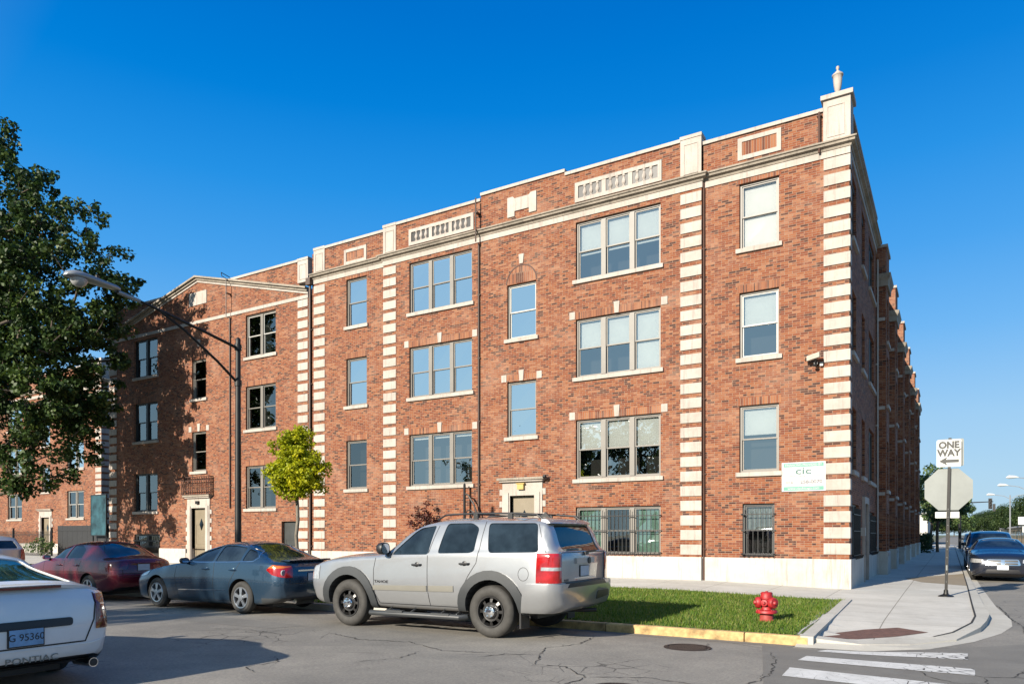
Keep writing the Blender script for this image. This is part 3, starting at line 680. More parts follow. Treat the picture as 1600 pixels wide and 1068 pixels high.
# doors
def door(mp, u0, u1, z0, z1, mat='door_taupe', diamond=True, rec=.14):
    d = MB().box(u0, u1, z0, z1, -rec-.05, -rec, 0, mp).build('door', mat, bld)
    g = MB()
    for (a, b, c, e) in ((u0+.12, u1-.12, z0+.15, z0+.85), (u0+.12, u1-.12, z0+.98, z1-.75)):
        g.box(a, b, c, c+.02, -rec, -rec+.012, 0, mp); g.box(a, b, e-.02, e, -rec, -rec+.012, 0, mp); g.box(a, a+.02, c+.02, e-.02, -rec, -rec+.012, 0, mp); g.box(b-.02, b, c+.02, e-.02, -rec, -rec+.012, 0, mp)
    g.build('panel_moulding', mat, d)
    if diamond:
        c, zc = (u0+u1)/2, z1-.75
        MB().prism([(c-.14, zc), (c, zc-.27), (c+.14, zc), (c, zc+.27)], -rec, -rec+.02, lambda p, q, t: mp(p, q, t)).build('door_light', 'car_glass', d)
    MB().lathe([(.0, 0), (.03, .01), (.035, .035), (.02, .05), (.0, .055)], mp(u1-.09, z0+1.0, -rec), 10, 'y', sgn=-1).build('handle', 'brass_lamp', d)
    return d
def door_surround(mp, u0, u1, z1, name='door_surround', top=None):
    """stepped limestone architrave with toothed quoin edges and a hood"""
    m = MB(); z0 = .12
    for s, u in ((-1, u0), (1, u1)):
        a, b = sorted((u, u+s*.30)); m.box(a, b, z0, z1+.16, -.14, .05, 0, mp)
        a, b = sorted((u+s*.04, u+s*.22)); m.box(a, b, z0+.02, z1+.10, .05, .085, 0, mp)
        k = 0; z = z0
        while z < z1+.1:
            if k % 2 == 0: a, b = sorted((u+s*.30, u+s*.42)); m.box(a, b, z, z+.2, -.03, .03, 0, mp)
            z += .2; k += 1
    m.box(u0, u1, z1, z1+.16, -.14, .05, 0, mp)
    m.box(u0-.30, u1+.30, z1+.16, z1+.46, -.05, .04, 0, mp)
    m.box(u0-.36, u1+.36, z1+.46, z1+.52, -.05, .14, 0, mp)
    o = m.build(name, 'limestone', bld)
    MB().box(u0-.44, u1+.44, z1+.52, z1+.60, -.05, .20, 0, mp).build('hood', 'limestone_worn', o)
    return o
door(mC, -12.80, -11.85, .16, 2.9); sr = door_surround(mC, -12.80, -11.85, 2.9)
lb = MB().box(-12.46, -12.22, 3.10, 3.28, .04, .14, 0, mC); lb.box(-12.5, -12.18, 3.28, 3.31, .03, .16, 0, mC); lb.build('entrance_lamp', 'brass_lamp', sr)
door(mL, -30.08, -29.06, .16, 2.8); sr = door_surround(mL, -30.08, -29.06, 2.8)
MB().box(-29.68, -29.48, 2.98, 3.12, .04, .13, 0, mL).build('entrance_lamp', 'iron', sr)
door(mL, -24.11, -23.19, .16, 2.14, 'door_dark', False)
# black cctv dome on the door hood
MB().lathe([(0, 0), (.05, .01), (.07, .06), (.05, .12), (0, .13)], (-11.38, Y0-CP-.2, 3.42), 12).build('hood_camera', 'iron', sr)
# wrought balconette
bk = MB()
for i in range(13):
    u = -30.55+i*1.95/12; bk.box(u-.012, u+.012, 3.42, 4.22, .20, .225, 0, mL)
for z in (3.42, 3.62, 4.05, 4.22): bk.box(-30.6, -28.55, z-.015, z+.015, .19, .235, 0, mL)
for i in range(6):
    u = -30.4+i*.33
    bk.tube([mL(u+.09*math.cos(a), 3.83+.16*math.sin(a), .212) for a in np.linspace(0, 2*PI, 13)], .012, 5, caps=False)
for u in (-30.6, -28.55):
    for z in (3.42, 4.22): bk.box(u-.015, u+.015, z-.015, z+.015, 0, .235, 0, mL)
    for k in range(3): bk.box(u-.012, u+.012, 3.42, 4.22, .04+.06*k, .055+.06*k, 0, mL)
bk.build('balconette', 'iron_rust', bld)
# parapets: brick, above the cornice
def parapet(mp, u0, u1, z0, z1, th=.32, cop=True, name='parapet'):
    o = MB().box(u0, u1, z0, z1, -th, 0, 0, mp).build(name, 'brick', bld, uv=True)
    if cop: MB().box(u0-.0, u1+.0, z1, z1+.10, -th-.04, .05, 0, mp).build('coping', 'limestone', o)
    return o
parapet(mR, -6.25, -2.95, 11.95, 13.02); parapet(mC, -10.72, -6.88, 11.95, 13.22); parapet(mC, -14.0, -10.72, 11.95, 13.34); parapet(mC, -17.8, -14.0, 11.95, 13.16)
parapet(mC, -17.8+0, -17.8+.001, 11.95, 13.1, cop=False) if 0 else None
parapet(mR, -21.58, -18.42, 11.95, 13.08); parapet(mR, -22.3, -22.19, 11.95, 13.0, cop=False)
parapet(FR(out=-.06), -36.7, -23.12, 11.32, 12.86)
# pilaster caps in the parapet
def pilcap(mp, u0, u1, z0, z1, urn=False):
    o = MB().box(u0, u1, z0, z1-.10, -.34, .035, 0, mp).box(u0-.015, u1+.015, z1-.10, z1, -.38, .055, 0, mp).build('pier_block', 'limestone', bld)
    f = MB(); w = .05
    for q in ((u0+.1, u1-.1, z0+.12, z0+.12+.02), (u0+.1, u1-.1, z1-.28, z1-.26), (u0+.1, u0+.12, z0+.14, z1-.28), (u1-.12, u1-.1, z0+.14, z1-.28)): f.box(*q, .035, .05, 0, mp)
    f.build('panel_moulding', 'limestone', o); return o
pilcap(mC, -6.88, -6.25, 12.1, 13.37); pilcap(mC, -18.42, -17.8, 12.1, 13.27); pilcap(mR, -22.19, -21.58, 12.1, 13.20); pilcap(mR, -23.12, -22.52, 11.95, 12.95); pilcap(FR(out=0), -36.75, -36.1, 11.95, 12.95)
# the corner pier with its urn
cp = MB().box(-2.95, X0+.035, Y0-.035, Y0+.64, 12.13, 13.30).box(-3.01, X0+.10, Y0-.10, Y0+.70, 13.30, 13.42).build('corner_pier', 'limestone', bld)
f = MB()
for q in ((-2.85, -2.42, 12.28, 12.30), (-2.85, -2.42, 13.1, 13.12), (-2.85, -2.83, 12.30, 13.1), (-2.44, -2.42, 12.30, 13.1)): f.box(*q, .035, .05, 0, mR)
f.build('panel_moulding', 'limestone', cp)
prof = [(0, 0), (.20, 0), (.20, .05), (.10, .09), (.07, .15), (.10, .19), (.13, .24), (.17, .36), (.19, .48), (.20, .56), (.24, .58), (.24, .61), (.15, .63), (.12, .67), (.05, .70), (.045, .73), (.075, .77), (.06, .81), (0, .83)]
MB().lathe([(r*.60, h*1.12) for r, h in prof], (-2.63, Y0+.30, 13.41), 24).build('urn', 'limestone', cp, ang=45)
# plinth
def plinth(mp, u0, u1, holes=(), name='plinth', mat='plinth_paint', z0=-.1):
    us = sorted([u0, u1]+[x for h in holes for x in h])
    for a, b in zip(us[::2], us[1::2]): MB().box(a, b, z0, PT, -.2, .05, 0, mp).build(name, mat, bld)
plinth(mR, -6.25+.0, X0+.05); plinth(mC, -18.42, -6.25, [(-13.22, -11.43)]); plinth(mR, -22.3, -18.47); plinth(mL, -36.75, -22.5, [(-34.6, -32.52), (-30.5, -28.64), (-24.11, -23.19)])
# cornice: flat band, then the weathered moulding, wrapping the corner and stepping round the centre
path = [(-22.32, Y0), (-18.42, Y0), (-18.42, Y0-CP), (-6.25, Y0-CP), (-6.25, Y0), (X0, Y0), (X0, 29.5)]
sweep('stone_band', path, [(-.05, 11.75), (.03, 11.75), (.03, 11.93), (-.05, 11.93)], 'limestone', bld)
sweep('cornice', path, [(-.05, 11.93), (.05, 11.93), (.07, 11.99), (.15, 12.02), (.16, 12.07), (.20, 12.09), (.20, 12.13), (.03, 12.19), (-.05, 12.19)], 'limestone_worn', bld)
# quoins
def quoins(mp, u0, u1, z0, z1, par=bld, h=.295, gap=.137, n=None, side=None):
    m = MB(); z = z0
    while z < z1-.1:
        zt = min(z+h, z1)
        if side: m.box(u0, u1+.03, Y0-.03, Y0+side, z, zt)
        else: m.box(u0, u1, z, zt, -.02, .03, 0, mp)
        z += h+gap
    return m.build('quoins', 'limestone', par)
quoins(mR, -2.94, X0, 1.06, ZB, side=.35); quoins(mC, -6.88, -6.25, 1.0, ZB); quoins(mC, -18.42, -17.8, 1.0, ZB); quoins(mR, -22.19, -21.58, 1.0, ZB)
quoins(mL, -23.12, -22.54, 1.0, 11.35); quoins(mL, -36.75, -36.1, 1.0, 11.35)
# parapet ornaments
def frame_panel(mp, u0, u1, z0, z1, w=.12, inner='brick_soldier'):
    m = MB()
    for q in ((u0, u1, z0, z0+w), (u0, u1, z1-w, z1), (u0, u0+w, z0+w, z1-w), (u1-w, u1, z0+w, z1-w)): m.box(*q, -.02, .03, 0, mp)
    o = m.build('stone_panel', 'limestone', bld)
    MB().box(u0+w, u1-w, z0+w, z1-w, -.02, .005, 0, mp).build('brick_infill', inner, o, uv=True); return o
frame_panel(mR, -5.23, -4.04, 12.29, 12.92); frame_panel(mR, -20.53, -19.36, 12.2, 12.80)
def balusters(mp, u0, u1, z0, z1):
    m = MB(); w = .12; n = 11
    for q in ((u0, u1, z0, z0+w), (u0, u1, z1-w, z1), (u0, u0+w, z0+w, z1-w), (u1-w, u1, z0+w, z1-w)): m.box(*q, -.02, .04, 0, mp)
    sp = (u1-u0-2*w)/12
    for k in range(1, 12):
        u = u0+w+sp*k
        if k in (4, 8): m.box(u-.07, u+.07, z0+w, z1-w, -.02, .03, 0, mp); continue
        b = mp(u, z0+w, -.01)
        m.lathe([(.06, 0), (.06, .03), (.035, .05), (.07, .12), (.075, .17), (.045, .26), (.035, .31), (.055, .34), (.055, z1-z0-2*w)], b, 8)
    o = m.build('balustrade_panel', 'limestone', bld)
    MB().box(u0+w, u1-w, z0+w, z1-w, -.02, .003, 0, mp).build('recess_shade', 'iron', o)  # flat dark panel: the shade behind the balusters put into its colour
balusters(mC, -10.36, -7.46, 12.25, 12.88); balusters(mC, -17.18, -14.29, 12.25, 12.85)
MB().prism([(-12.9, 12.33), (-12.62, 12.33), (-12.62, 12.5), (-12.06, 12.5), (-12.06, 12.33), (-11.78, 12.33), (-11.78, 13.0), (-12.0, 13.0), (-12.06, 12.93), (-12.62, 12.93), (-12.68, 13.0), (-12.9, 13.0)], -.02, .04, lambda p, q, d: mC(p, q, d)).build('stone_plaque', 'limestone', bld)
# pediment on the left wing
ap = (-29.65, 13.16); lf, rt = (-36.78, 11.42), (-22.52, 11.42)
MB().prism([lf, rt, ap], -.3, .0, lambda p, q, d: mL(p, q, d)).build('gable_wall', 'brick', bld, uv=True)
def raking(a, b, z0, z1, o, mat, nm):
    MB().prism([(a[0], a[1]+z0), (b[0], b[1]+z0), (b[0], b[1]+z1), (a[0], a[1]+z1)], -.3, o, lambda p, q, d: mL(p, q, d)).build(nm, mat, bld)
for e in (lf, rt):
    raking(e, ap, 0, .10, .04, 'limestone', 'raking_band'); raking(e, ap, .10, .19, .11, 'limestone_worn', 'raking_cornice'); raking(e, ap, .19, .27, .20, 'limestone_worn', 'raking_cornice')
MB().box(-36.78, -22.52, 11.26, 11.40, -.02, .035, 0, mL).build('stone_band', 'limestone', bld)
MB().box(-30.25, -29.0, 12.12, 12.72, -.02, .035, 0, mL).build('stone_plaque', 'limestone', bld)
# rainwater pipes
def pipe(mp, u, z0, z1, r=.05, out=.09, mat='pipe_brown', head=False, goose=0):
    m = MB(); pts = [mp(u, z0, out), mp(u, z1, out)]
    if goose: pts += [mp(u, z1+.05, out+.22), mp(u, z1+.2, out+.25), mp(u-goose, z1+.28, out+.1), mp(u-goose, z1+.2, -.1)]
    m.tube(pts, r, 8)
    z = z0+1
    while z < z1: m.box(u-r-.03, u+r+.03, z, z+.04, 0, out+.0, 0, mp); z += 2.2
    if head: m.box(u-.12, u+.12, z1-.18, z1+.1, .02, .2, 0, mp)
    return m.build('rainwater_pipe', mat, bld)
pipe(mR, -22.36, .1, 11.9, .05, .07, 'pipe_brown', head=True); pipe(mC, -14.06, .1, 11.7, .035, .05); pipe(mC, -14.06, 11.7, 13.2, .026, .24)
pipe(mL, -27.36, 2.75, 11.2, .03, .05, 'pipe_brown'); pipe(mL, -27.36, 11.2, 12.85, .018, .24, 'iron', goose=.2)
pipe(mR, -6.20, .15, 11.9, .028, .05, 'iron_rust'); pipe(mR, -3.04, 11.9, 13.0, .03, .1, 'iron_rust')
pipe(mR, -22.8, -.1, 1.05, .04, .3, 'pipe_brown')
# ---- side wing along the side street
mS = SD()
hS = []
for (a, b, t3) in ((21.95, 23.0, 0), (24.45, 25.45, 0), (26.7, 28.7, 0)):
    for w in (W3, W2, W1): hS.append((a, b, w[0], w[1]-.15))
hS += [(21.9, 23.7, .55, 2.45), (24.75, 25.85, PT, 2.55), (26.7, 28.9, .6, 2.35)]
hSw = [(a, b, max(c, PT), d) for a, b, c, d in hS]
wall_holes('side_wall', mS, Y0, 29.5, PT, ZB+.2, hSw, bld)
for h in hSw[:9]: window(bld, mS, *h, n=2 if h[1]-h[0] > 1.5 else 1, frame='frame_dark')
for h in (hSw[9], hSw[11]): window(bld, mS, *h, n=2, frame='frame_dark', bars=True, sill=False, sold=False)
d_ = MB().box(24.75, 25.85, .12, 2.55, -.2, -.14, 0, mS).build('side_door', 'door_dark', bld)
MB().box(24.63, 24.75, .12, 2.75, -.1, .08, 0, mS).box(25.85, 25.97, .12, 2.75, -.1, .08, 0, mS).box(24.75, 25.85, 2.55, 2.75, -.1, .08, 0, mS).build('door_surround', 'limestone', d_)
plinth(mS, Y0+.2, 29.5, [(24.63, 25.97)], name='side_plinth')
parapet(mS, Y0+.64, 29.5, 11.95, 12.98); parapet(SD(out=-7), Y0+.5, 29.5, 11.95, 12.9)
pipe(mS, 29.35, .1, 11.5, .028, .06, 'frame_white'); MB().box(24.2, 24.4, 1.55, 1.8, 0, .12, 0, mS).build('meter_box', 'frame_white', bld)
for y in (24.6, 26.9): MB().box(y, y+.5, 13.07, 13.22, -.3, .02, 0, mS).build('coping_block', 'limestone', bld)
# bays further along
XB = -1.98
bays = [(29.5, 30.9), (34.6, 36.0), (40.6, 42.0), (46.4, 47.8), (53.6, 55.0), (59.8, 63.0)]
prev = 29.5
for k, (a, b) in enumerate(bays):
    if a > prev: 
        hh = [(prev+.15, a-.15, z0, z1) for z0, z1 in (W3, W2, W1)]
        wall_holes('side_wall', mS, prev, a, PT, 11.0, hh, bld)
        for h in hh: window(bld, mS, *h, frame='frame_dark', sold=False)
        plinth(mS, prev, a, name='side_plinth'); 
        MB().box(prev, a, 11.0, 11.2, -.3, .08, 0, mS).build('coping', 'limestone_worn', bld)
    m = SD(XB); sm = lambda u, z, d, a=a: (u, a-d, z)
    hb = [(a+.25, b-.25, z0, z1) for z0, z1 in ((8.6, 10.2), (6.3, 8.1), (3.2, 5.0), (PT, 2.35))]
    wall_holes('bay_wall', m, a, b, PT, 11.95, hb, bld)
    for h in hb: window(bld, m, *h, frame='frame_dark', sold=False, n=2 if h[1]-h[0] > 1.6 else 1)
    mb = MB(); mb.add([sm(X0-.2, PT, 0), sm(XB, PT, 0), sm(XB, 11.95, 0), sm(X0-.2, 11.95, 0)], [(0, 1, 2, 3)])
    mb.add([(X0, b, PT), (XB, b, PT), (XB, b, 11.95), (X0, b, 11.95)], [(0, 3, 2, 1)])
    mb.add([(X0-.8, a, 10.9), (X0-.8, a+.6, 10.9), (X0-.8, a+.6, 11.95), (X0-.8, a, 11.95)], [(0, 3, 2, 1)])
    mb.add([(X0-.8, a, 11.95), (XB, a, 11.95), (XB, b, 11.95), (X0-.8, b, 11.95)], [(0, 1, 2, 3)])
    mb.add([(X0-.8, a, 10.9), (X0-.2, a, 10.9), (X0-.2, a, 11.95), (X0-.8, a, 11.95)], [(0, 1, 2, 3)])
    mb.build('bay_wall', 'brick', bld, uv=True, normals=False)
    sweep('bay_plinth', [(X0, a), (XB, a), (XB, b), (X0, b)], [(-.05, -.1), (.05, -.1), (.05, PT+.05), (-.05, PT+.05)], 'plinth_paint', bld)
    sweep('bay_cornice', [(X0, a), (XB, a), (XB, b), (X0, b)], [(-.05, 10.55), (.06, 10.55), (.07, 10.75), (.12, 10.85), (.15, 10.98), (-.05, 11.05)], 'limestone_worn', bld)
    sweep('coping', [(X0, a), (XB, a), (XB, b), (X0, b)], [(-.3, 11.95), (.05, 11.95), (.05, 12.05), (-.3, 12.05)], 'limestone', bld)
    for z in (9.3, 6.1, 3.0): MB().box(X0+.02, XB-.04, a-.06, a+.02, z, z+.12).build('stone_block', 'limestone', bld)
    prev = b
# roof slab, back walls
mb = MB(); mb.box(-36.6, X0-.05, Y0+.3, 30.5, 11.3, 11.6); mb.box(-14, X0-.05, 30.5, 63, 10.2, 10.6); mb.build('roof', 'roof_tar', bld)
mb = MB(); mb.add([(-36.75, Y0, 0), (-36.75, 33, 0), (-36.75, 33, 12.8), (-36.75, Y0, 12.8)], [(0, 1, 2, 3)]); mb.add([(-36.75, 33, 0), (-14, 33, 0), (-14, 33, 12), (-36.75, 33, 12)], [(0, 1, 2, 3)])
mb.add([(X0, 62.98, 0), (-14, 62.98, 0), (-14, 62.98, 11), (X0, 62.98, 11)], [(0, 1, 2, 3)]); mb.build('rear_wall', 'brick', bld, uv=True)
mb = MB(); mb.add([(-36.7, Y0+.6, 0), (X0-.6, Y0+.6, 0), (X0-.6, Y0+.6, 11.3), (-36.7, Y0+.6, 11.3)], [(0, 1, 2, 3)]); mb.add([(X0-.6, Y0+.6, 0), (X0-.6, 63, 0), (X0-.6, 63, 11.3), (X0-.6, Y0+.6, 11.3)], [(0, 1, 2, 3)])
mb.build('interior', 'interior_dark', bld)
# things fixed to the building that could be lifted off
def cic_sign():
    t = empty('sign_board', 'white and green finance sign board reading cic on the brick wall by the corner', 'sign', (-3.455, Y0, 3.18))
    mp = lambda u, z, d: (u, -d, z)
    MB().box(-.565, .565, -.40, .40, .012, .035, 0, mp).build('board', 'sign_white', t)
    MB().box(-.52, .52, .27, .375, .034, .038, 0, mp).build('header_band', 'sign_green', t); MB().box(-.52, .52, -.375, -.27, .034, .038, 0, mp).build('footer_band', 'sign_green', t)
    RX = Matrix.Rotation(R(90), 4, 'X')
    def tx(s, size, z, mat, x=0, **k): text('lettering', s, size, mat, t, Matrix.Translation((x, -.0395, z)) @ RX, **k)
    tx('FINANCING PROVIDED BY', .078, .32, 'sign_white', sx=1.02); tx('cic', .26, .15, 'sign_teal_text', sx=1.5, bold=.004)
    tx('COMMUNITY INVESTMENT CORPORATION', .045, .015, 'sign_grey_text'); tx('(312)', .085, -.15, 'sign_grey_text', x=-.36, bold=.003); tx('258-0070', .13, -.15, 'sign_grey_text', x=.20, sx=1.15, bold=.004)
    tx('www.cicchicago.com', .092, -.322, 'sign_white', sx=1.05)
cic_sign()
def wall_camera():
    t = empty('security_camera', 'beige boxed security camera bracketed to the brick beside the corner quoins', 'camera', (-3.12, Y0, 6.25))
    m = MB(); m.box(-.05, .05, -.16, 0, -.06, .02); m.tube([(0, -.02, -.03), (0, -.2, -.03), (0, -.24, .05)], .022, 8); m.build('bracket', 'iron', t)
    b = MB(); b.prism([(-.07, -.06), (.07, -.06), (.08, .05), (.05, .08), (-.05, .08), (-.08, .05)], -.2, .2, lambda p, q, s: (s*.85-.05, -.24+p-s*.35, .12+q+s*.12)); b.build('housing', 'camera_shell', t)
    MB().lathe([(.055, 0), (.05, .02), (0, .02)], (-.24, -.17, .095), 12, 'x', sgn=-1).build('lens', 'iron', t)
    MB().lathe([(0, -.06), (.05, -.05), (.06, 0), (.0, .01)], (-.02, -.2, -.07), 12).build('dome', 'iron', t)
    MB().box(.09, .17, -.08, 0, -.10, .0).build('junction_box', 'frame_white', t)
wall_camera()
#@@CARS
# ------------------------------------------------------------------ vehicle kit
# car space: x = 0 at the front bumper, growing to the rear; y = 0 centre line, -y the driver's side; z = 0 road
def pchip(kx, ky, x):
    kx, ky, x = map(lambda a: np.asarray(a, float), (kx, ky, x)); h = np.diff(kx); d = np.diff(ky)/h; m = np.zeros(len(kx))
    for i in range(1, len(kx)-1):
        if d[i-1]*d[i] > 0:
            w1, w2 = 2*h[i]+h[i-1], h[i]+2*h[i-1]; m[i] = (w1+w2)/(w1/d[i-1]+w2/d[i])
    m[0], m[-1] = d[0], d[-1]
    i = np.clip(np.searchsorted(kx, x)-1, 0, len(h)-1); t = np.clip((x-kx[i])/h[i], 0, 1); H_ = h[i]
    return ky[i]*(2*t**3-3*t**2+1)+m[i]*H_*(t**3-2*t**2+t)+ky[i+1]*(-2*t**3+3*t**2)+m[i+1]*H_*(t**3-t**2)
def loft(K, L, bulge=.02):
    ev = lambda k, x: pchip([p[0] for p in K[k]], [p[1] for p in K[k]], x)
    xs = sorted(set(np.round(np.r_[np.linspace(0, L, 84), np.linspace(0, .35, 14), np.linspace(L-.45, L, 18)], 4)))
    g = {k: ev(k, xs) for k in K}; rings = []
    for i, x in enumerate(xs):
        zb, zm, zs, zc, zr, wl, wm, ws, wc = (g[k][i] for k in ('zb', 'zm', 'zs', 'zc', 'zr', 'wl', 'wm', 'ws', 'wc'))
        h = [(0, zb), (wl*.5, zb), (wl-.05, zb)]
        for u in np.linspace(0, 1, 7)[:-1]: h.append((wl+(wm-wl)*math.sin(PI/2*u), zb+.05+(zm-zb-.05)*u))
        for u in np.linspace(0, 1, 9): h.append((ws+(wm-ws)*(1-u**1.8), zm+(zs-zm)*u))
        for u in np.linspace(.06, 1, 9): h.append((ws-.012+(wc-ws+.012)*u+bulge*math.sin(PI*u), zs+.006+(zc-zs-.006)*u))
        for u in (.07, .15, .25, .4, .55, .7, .85, 1): y = wc*(1-u); h.append((y, zr-(zr-zc)*(1-u)**2.6))
        rings.append([(x, -y, z) for y, z in h]+[(x, y, z) for y, z in h[-2:0:-1]])
    n = len(rings[0]); v = [p for r in rings for p in r]
    f = [(i*n+k, (i+1)*n+k, (i+1)*n+(k+1) % n, i*n+(k+1) % n) for i in range(len(rings)-1) for k in range(n)]
    f += [tuple(range(n)), tuple(range((len(rings)-1)*n, len(rings)*n))[::-1]]
    me = bpy.data.meshes.new('loft'); me.from_pydata(v, [], f)
    bm = bmesh.new(); bm.from_mesh(me); bmesh.ops.recalc_face_normals(bm, faces=bm.faces); bm.to_mesh(me); bm.free()
    for p in me.polygons: p.use_smooth = True
    return me
def offset(me, d):
    m = me.copy(); nn = [v.normal.copy() for v in me.vertices]
    for v, n in zip(m.vertices, nn): v.co += n*d
    m.update(); return m
def prism_mesh(items):
    """items: (plane, outline, lo, hi)"""
    mb = MB(); mpf = {'y': lambda p, q, t: (p, t, q), 'x': lambda p, q, t: (t, p, q), 'z': lambda p, q, t: (p, q, t)}
    for pl, pts, lo, hi in items: mb.prism(pts, lo, hi, mpf[pl])
    me = bpy.data.meshes.new('p'); me.from_pydata(mb.v, [], mb.f)
    bm = bmesh.new(); bm.from_mesh(me); bmesh.ops.recalc_face_normals(bm, faces=bm.faces); bm.to_mesh(me); bm.free(); return me
def vol(me):
    bm = bmesh.new(); bm.from_mesh(me); v = bm.calc_volume(signed=False); bm.free(); return v
def boolean(a, b, op, hole=False):
    if op == 'INTERSECT':
        me = boolean_(a, b, op, False); bv = BVHTree.FromPolygons([v.co.copy() for v in a.vertices], [tuple(p.vertices) for p in a.polygons]); bad = not len(me.polygons)
        for v in me.vertices:
            l, n, i, d = bv.find_nearest(v.co)
            if d > .02 and (v.co-l).dot(n) > 0: bad = True; break
        if bad: print('boolean retry'); me = boolean_(a, b, op, True)
        return me
    return boolean_(a, b, op, False)
def boolean_(a, b, op, selfx):
    oa = bpy.data.objects.new('a', a); ob = bpy.data.objects.new('b', b); COL.objects.link(oa); COL.objects.link(ob)
    m = oa.modifiers.new('b', 'BOOLEAN'); m.object = ob; m.operation = op; m.solver = 'EXACT'; m.use_self = selfx
    bpy.context.view_layer.update()
    me = bpy.data.meshes.new_from_object(oa.evaluated_get(bpy.context.evaluated_depsgraph_get()))
    bpy.data.objects.remove(oa); bpy.data.objects.remove(ob); return me
def renormal(me, src):
    """take the smooth normals of the uncut surface wherever the face still lies on it"""
    vs = [v.co.copy() for v in src.vertices]; vn = [v.normal.copy() for v in src.vertices]; ps = [tuple(p.vertices) for p in src.polygons]
    bv = BVHTree.FromPolygons(vs, ps); out = [None]*len(me.loops)
    for p in me.polygons:
        p.use_smooth = True; pn = p.normal.copy()
        loc, n0, idx, d = bv.find_nearest(p.center); on = d is not None and d < .004 and abs(n0.dot(pn)) > .93
        for li in p.loop_indices:
            if on:
                co = me.vertices[me.loops[li].vertex_index].co; l2, n2, i2, d2 = bv.find_nearest(co)
                w = Vector((0, 0, 0))
                for vi in ps[i2]: w += vn[vi]/max(1e-4, (vs[vi]-co).length_squared)
                w.normalize(); out[li] = w if w.dot(pn) > .3 else pn
            else: out[li] = pn
    me.normals_split_custom_set([tuple(o) for o in out])
def rpoly(pts, r, n=4):
    """round the corners of an outline"""
    out = []; N_ = len(pts)
    for i in range(N_):
        a, b, c = (Vector(pts[(i+k-1) % N_]) for k in range(3)); u, w = (a-b), (c-b); rr = min(r, u.length*.45, w.length*.45)
        p, q = b+u.normalized()*rr, b+w.normalized()*rr
        for k in range(n+1):
            t = k/n; o = p*(1-t)**2+b*2*t*(1-t)+q*t*t; out.append((o.x, o.y))
    return out
